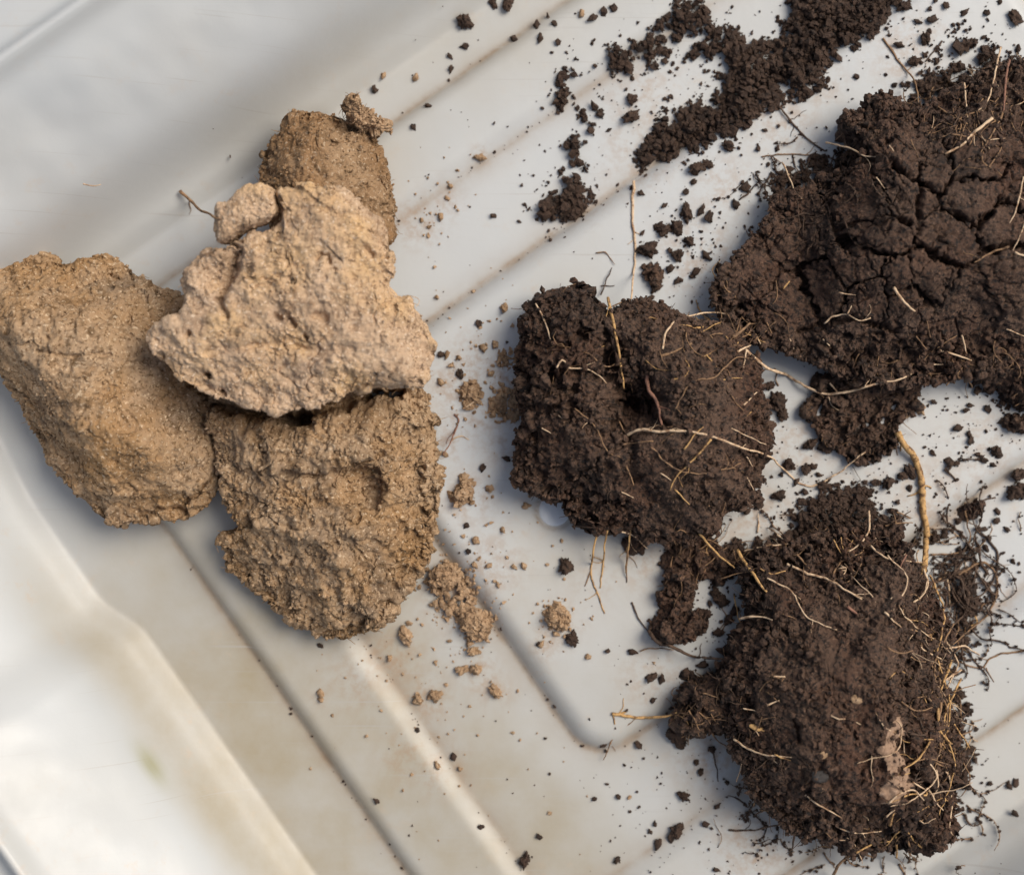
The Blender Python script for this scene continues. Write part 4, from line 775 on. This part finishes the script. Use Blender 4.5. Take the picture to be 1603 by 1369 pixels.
# rooty clod
for pts, wd, col in [([(480, 225), (530, 300), (570, 360), (585, 375)], 14, 's'), ([(620, 170), (665, 205)], 8, 'p'), ([(660, 205), (600, 210), (500, 230)], 7, 'p'), ([(655, 275), (720, 305), (800, 330), (870, 370), (920, 400)], 11, 'p'), ([(690, 240), (735, 290)], 9, 'b'),
                     ([(945, 90), (945, 150), (915, 200), (870, 235)], 9, 'p'), ([(820, 190), (850, 240), (875, 245)], 6, 's'), ([(845, 180), (855, 230)], 5, 's'), ([(885, 190), (870, 240)], 5, 's'), ([(950, 210), (1000, 250), (1060, 265), (1130, 270)], 8, 'p'), ([(1100, 410), (1140, 375), (1150, 330)], 7, 'p'), ([(1075, 240), (1050, 300)], 8, 'r'), ([(490, 470), (540, 460), (605, 470)], 9, 'p'), ([(870, 425), (915, 460)], 13, 'r'), ([(1000, 445), (1060, 500)], 8, 'p'), ([(1215, 305), (1228, 380), (1228, 440)], 9, 'p'),
                     ([(1210, 575), (1280, 565), (1335, 595)], 8, 'p'), ([(1268, 648), (1215, 680)], 9, 'p'), ([(1235, 615), (1205, 700), (1183, 748)], 10, 's'), ([(1490, 580), (1420, 590), (1370, 610), (1340, 640), (1260, 620)], 8, 'b'), ([(1355, 640), (1385, 690)], 5, 'b'), ([(1240, 725), (1320, 700)], 5, 'b'),
                     ([(1280, 60), (1290, 130), (1300, 180), (1280, 240)], 7, 'b'), ([(1320, 150), (1385, 215), (1398, 270), (1380, 340), (1330, 390), (1270, 400)], 11, 'd'), ([(1290, 200), (1320, 260), (1310, 340), (1260, 400)], 9, 'd'), ([(1160, 240), (1240, 240), (1330, 215)], 7, 'b'), ([(1225, 150), (1280, 195)], 6, 'p'), ([(1340, 60), (1310, 120), (1340, 180)], 6, 'd'), ([(1390, 40), (1340, 55), (1330, 80)], 7, 'd'),
                     ([(610, 670), (650, 672)], 7, 'p'), ([(470, 890), (520, 925), (580, 945), (670, 955)], 8, 'p'), ([(610, 945), (670, 967)], 6, 's'), ([(500, 780), (545, 790)], 6, 'p'), ([(585, 770), (630, 755)], 7, 'p'), ([(720, 1085), (780, 1130), (850, 1165)], 7, 'p'), ([(1018, 1195), (1035, 1140)], 10, 's'), ([(1005, 1165), (1035, 1140)], 8, 'p'), ([(1040, 1230), (1045, 1310)], 10, 's'),
                     ([(1015, 1115), (1050, 1085), (1100, 1070), (1140, 1105)], 8, 'p'), ([(1150, 1060), (1180, 1110), (1205, 1140)], 8, 'p'), ([(1100, 1045), (1145, 1070)], 7, 'p'), ([(1245, 840), (1300, 920)], 8, 's'), ([(1185, 780), (1195, 860), (1230, 905)], 12, 's'), ([(1200, 760), (1190, 840), (1195, 920)], 10, 'b'), ([(1010, 570), (1050, 590), (1100, 580)], 6, 'b'), ([(1110, 540), (1140, 580), (1200, 610)], 8, 'p'), ([(1060, 760), (1110, 790), (1170, 780)], 7, 'b'), ([(1160, 900), (1120, 960), (1060, 1000)], 8, 's'), ([(1080, 980), (1150, 960), (1220, 980)], 7, 'b'), ([(1180, 1000), (1190, 1050), (1170, 1090)], 8, 'p'), ([(900, 1290), (960, 1260), (1020, 1250)], 8, 's'), ([(830, 1200), (900, 1220), (990, 1215)], 6, 'p'),
                     ([(395, 940), (408, 990), (415, 1040)], 6, 'd'), ([(450, 1210), (540, 1210), (640, 1185)], 8, 'd'), ([(655, 1170), (680, 1220), (675, 1285)], 11, 'd'), ([(820, 1369), (850, 1320), (890, 1300)], 13, 'b'), ([(480, 1040), (500, 970)], 5, 'p'), ([(1290, 900), (1330, 980)], 5, 'b'), ([(1270, 960), (1300, 1030), (1270, 1090)], 6, 'b'), ([(1200, 1180), (1280, 1150)], 5, 'b'), ([(1050, 1330), (1070, 1369)], 10, 'b'), ([(640, 450), (690, 470)], 5, 'b'), ([(470, 380), (480, 440), (490, 480)], 6, 's'), ([(560, 290), (600, 310), (650, 300)], 7, 's'), ([(410, 330), (480, 310), (550, 290)], 5, 'b'), ([(1100, 680), (1110, 690)], 7, 'p'), ([(1020, 400), (1040, 380)], 6, 'p'), ([(970, 110), (1020, 130), (1090, 90)], 7, 'd'), ([(1040, 90), (1090, 115)], 8, 'b'), ([(1000, 140), (1050, 130), (1100, 130)], 7, 'b'), ([(560, 880), (540, 850)], 5, 'p'), ([(1030, 1020), (1090, 1010)], 5, 's')]:
    root(pts, wd, col, 'BR', crop=K6)
for pts, wd, col in [([(40, 800), (130, 815), (230, 810), (290, 790)], 13, 's'), ([(45, 800), (50, 840)], 7, 's'), ([(125, 815), (95, 840), (50, 880), (25, 930), (12, 965)], 7, 'b'), ([(310, 790), (330, 820), (350, 860)], 7, 'b'), ([(360, 730), (420, 745)], 7, 'b'), ([(90, 795), (60, 803)], 9, 's')]:
    root(pts, wd, col, 'L5', crop=K6)
for pts, wd, col in [([(170, 510), (200, 550), (260, 570), (330, 600), (440, 610)], 14, 'd'), ([(110, 410), (130, 460), (165, 510)], 7, 'd'), ([(140, 580), (200, 570), (260, 578)], 5, 'b')]:
    root(pts, wd, col, 'L3', crop=K6)
for pts, wd, col in [([(1455, 900), (1478, 960), (1468, 1030), (1488, 1100), (1476, 1172)], 3.6, 's'), ([(1494, 975), (1462, 1048), (1484, 1120), (1462, 1205)], 3.2, 'b'), ([(1504, 1062), (1478, 1130), (1494, 1200), (1470, 1275)], 3.4, 's'), ([(1440, 1180), (1466, 1214), (1432, 1250), (1396, 1262)], 3, 'p'), ([(1500, 900), (1540, 880), (1562, 910), (1548, 960), (1512, 990), (1488, 1012)], 4.2, 'b'), ([(1390, 870), (1420, 905), (1408, 950), (1440, 985), (1462, 1000)], 3, 'p'), ([(1200, 905), (1240, 925), (1262, 965), (1310, 985)], 3, 'p'), ([(1478, 1000), (1500, 1040), (1482, 1080), (1498, 1120)], 3, 'p')]:
    root(pts, wd, col, 'BR', wob=1.4)
for pts, wd, col in [([(1056, 640), (1082, 600), (1120, 590), (1150, 560), (1178, 562)], 2.8, 'b'), ([(1020, 700), (1060, 735), (1112, 740), (1160, 725)], 2.8, 'b'), ([(900, 640), (930, 665), (950, 705), (985, 720)], 2.6, 'b')]:
    root(pts, wd, col, 'CD', wob=1.4)
# loose roots on the tray
root([(993, 283), (990, 330), (994, 400), (988, 468)], 5, 'p', label='pale straight root lying upright on the tray above the middle clod')
root([(350, 170), (400, 230), (455, 275), (470, 290)], 10, 's', label='tan root bridging the gap between the middle and rooty clods', crop=K6)
root([(130, 288), (145, 291), (158, 289)], 2.5, 'p', label='short white fibre on the bare upper left of the tray', wob=.3)
root([(711, 648), (718, 660), (706, 690), (694, 712)], 3, 'r', label='thin reddish rootlet on the tray right of the lowest clay clod')
root([(725, 640), (745, 625), (740, 600)], 3.5, 'p', label='pale rootlet curled round the brown clay lump right of the slab')
root([(706, 690), (722, 682), (735, 688)], 2.5, 'p', label='fine pale rootlet branching beside the thin reddish rootlet')
root([(250, 515), (300, 560), (340, 600), (400, 630), (445, 650)], 17, 'b', 'SC', crop=(200, 130, 3.04), lift=6)
root([(1200, 940), (1280, 1010), (1340, 1040), (1390, 1060)], 5, 'p', 'SC', crop=(200, 130, 3.04))
root([(1330, 1010), (1390, 1030), (1370, 1065)], 4, 'p', 'SC', crop=(200, 130, 3.04))
# fibres standing off the clods
for key, n_, l1, l2, rd, mt in (('LC', 160, 6, 18, .6, M_clay), ('BC', 240, 6, 20, .7, M_clay), ('UC', 160, 6, 20, .6, M_clay), ('SC', 120, 5, 14, .6, M_slab), ('TR', 160, 8, 30, .7, M_darkroot), ('CD', 130, 8, 26, .7, M_darkroot), ('BR', 260, 12, 50, .8, M_darkroot), ('L5', 60, 8, 26, .8, M_brown), ('L1', 60, 8, 24, .7, M_brown), ('L2', 40, 8, 24, .7, M_brown)):
    c = CLODS[key]; wh = .25 + 1.2 * (c['info']['f'] > .85)
    if key == 'BR': wh = wh * (.3 + 1.6 * sstep(1380, 1450, c['info']['X']) + .6 * sstep(930, 860, c['info']['Y']))
    if key == 'TR': wh = wh * np.where(c['info']['ped'] >= 0, .25, 1)
    hairs_on(c['co'], c['info'], c['N'], n_, l1, l2, rd, c['root'], mt, where=wh)
co, F, bot, info, Nn = clod_shape([(540, 184), (538, 166), (546, 152), (556, 152), (566, 168), (584, 176), (602, 188), (597, 202), (580, 207), (558, 198)], h=128, zw=96, zbase=70, zref=110, n=90, seed=91, edge=(2.4, 1.9), big=(6, 5), rag=8, tex=lambda *a: tex_clay(*a, amp=1.3, cover=.4))
c = CLODS['UC']; put(link('fibrous_tuft', clod_mesh('fibrous_tuft', co, F, bot, M_tan)), c['root']); stamp(co[:-1])
hairs_on(co, info, Nn, 130, 6, 22, .7, c['root'], M_tan, 'root_fibres', curl=1.3); scatter_on(co, info, Nn, 200, 1, 3.6, c['root'], M_tan)
c = CLODS['BR']; hairs_on(c['co'], c['info'], c['N'], 26, 25, 80, 1.2, c['root'], M_pale, 'pale_rootlets', where=.2 + 1.4 * sstep(1390, 1460, c['info']['X']) + .5 * sstep(1200, 1300, c['info']['Y']))

def tangle(key, mat, n, cx, cy, sx_, sy_, lmin, lmax, wd, curl=.5, name='root_tangle', out=0., lift=5):
    V = []; F = []; off = 0; GP = []
    for _ in range(n):
        x, y = rng.normal(cx, sx_), rng.normal(cy, sy_); L = lmin + (lmax - lmin) * rng.random() ** 1.6; a = rng.random() * 6.28; turn = rng.normal() * curl * .12; m = max(7, int(L / 5)); px, py = [], []
        for _k in range(m):
            px.append(x); py.append(y); turn = turn * .7 + rng.normal() * curl * .17; a += np.clip(turn, -.55, .55) + (rng.random() < .06) * rng.normal() * .8; x += 5 * math.cos(a) + out; y += 5 * math.sin(a)
        px, py = np.array(px), np.array(py); z = zat(px, py, zs); zp = np.pad(z, 4, mode='edge'); z = np.array([zp[i:i + 9].mean() for i in range(m)]) * .6 + z * .4
        z = z + .6 + lift * rng.random() * np.abs(np.sin(np.linspace(0, 3 + 3 * rng.random(), m)))
        v, f = tube_geo(world(px, py, z), wd * (.6 + .8 * rng.random()) / 2 * np.linspace(1, .5, m) * (1 + .25 * rng.normal(size=m).clip(-1, 1)) * S, 5); V.append(v); F.append(f + off); off += len(v)
        if wd > 2.3:
            q = np.repeat(np.arange(m), 2); q = q[rng.random(len(q)) < .4]; GP.append(world(px[q] + rng.normal(size=len(q)) * 2, py[q] + rng.normal(size=len(q)) * 2, z[q] + .5))
    o = link(name, mesh_np(name, np.vstack(V), np.vstack(F), mat)); put(o, CLODS[key]['root']); o['kind'] = 'stuff'
    if GP:
        gp = np.vstack(GP); o = link('clinging_soil', grain_mesh('clinging_soil', gp, (.9 + 2.6 * rng.random(len(gp)) ** 2) * S, M_crumb)); put(o, CLODS[key]['root']); o['kind'] = 'stuff'
tangle('BR', M_darkroot, 44, 1474, 1080, 26, 130, 40, 150, 3.2, .8)
tangle('BR', M_brown, 30, 1472, 1110, 24, 130, 50, 170, 2.6, 1.0)
tangle('BR', M_straw, 12, 1458, 1130, 30, 120, 50, 150, 2.4, .8)
tangle('BR', M_pale, 9, 1440, 1150, 50, 120, 50, 130, 2.2, .8)
tangle('BR', M_darkroot, 30, 1515, 900, 22, 50, 50, 150, 3.2, .6, lift=10)
tangle('BR', M_brown, 26, 1330, 860, 90, 25, 25, 90, 2.4, .9)
tangle('BR', M_pale, 7, 1340, 870, 90, 28, 20, 70, 2.0, .7)
tangle('BR', M_brown, 24, 1380, 1320, 80, 22, 25, 90, 2.4, .9)
tangle('BR', M_darkroot, 34, 1200, 1250, 30, 50, 20, 60, 2.4, .8)
tangle('BR', M_brown, 16, 1170, 1080, 30, 120, 20, 60, 2.0, .9)
tangle('TR', M_brown, 50, 1530, 170, 60, 35, 30, 100, 2.4, .8)
tangle('TR', M_pale, 8, 1540, 170, 60, 40, 30, 90, 2.2, .6)
tangle('TR', M_darkroot, 40, 1270, 300, 60, 40, 20, 80, 2.4, .8)
tangle('TR', M_brown, 20, 1480, 570, 80, 30, 20, 80, 2.2, .9)
tangle('TR', M_brown, 14, 1190, 500, 40, 30, 20, 70, 2.0, .9)
tangle('CD', M_brown, 22, 1090, 560, 70, 80, 15, 70, 1.9, .9)
tangle('CD', M_brown, 12, 900, 520, 60, 50, 15, 60, 1.8, .9)
tangle('CD', M_straw, 14, 1110, 520, 50, 40, 20, 80, 2.0, .8)
tangle('L7', M_brown, 26, 1110, 870, 40, 22, 20, 70, 2.0, .9)
tangle('L5', M_brown, 22, 1100, 1110, 28, 28, 20, 60, 2.0, .9)
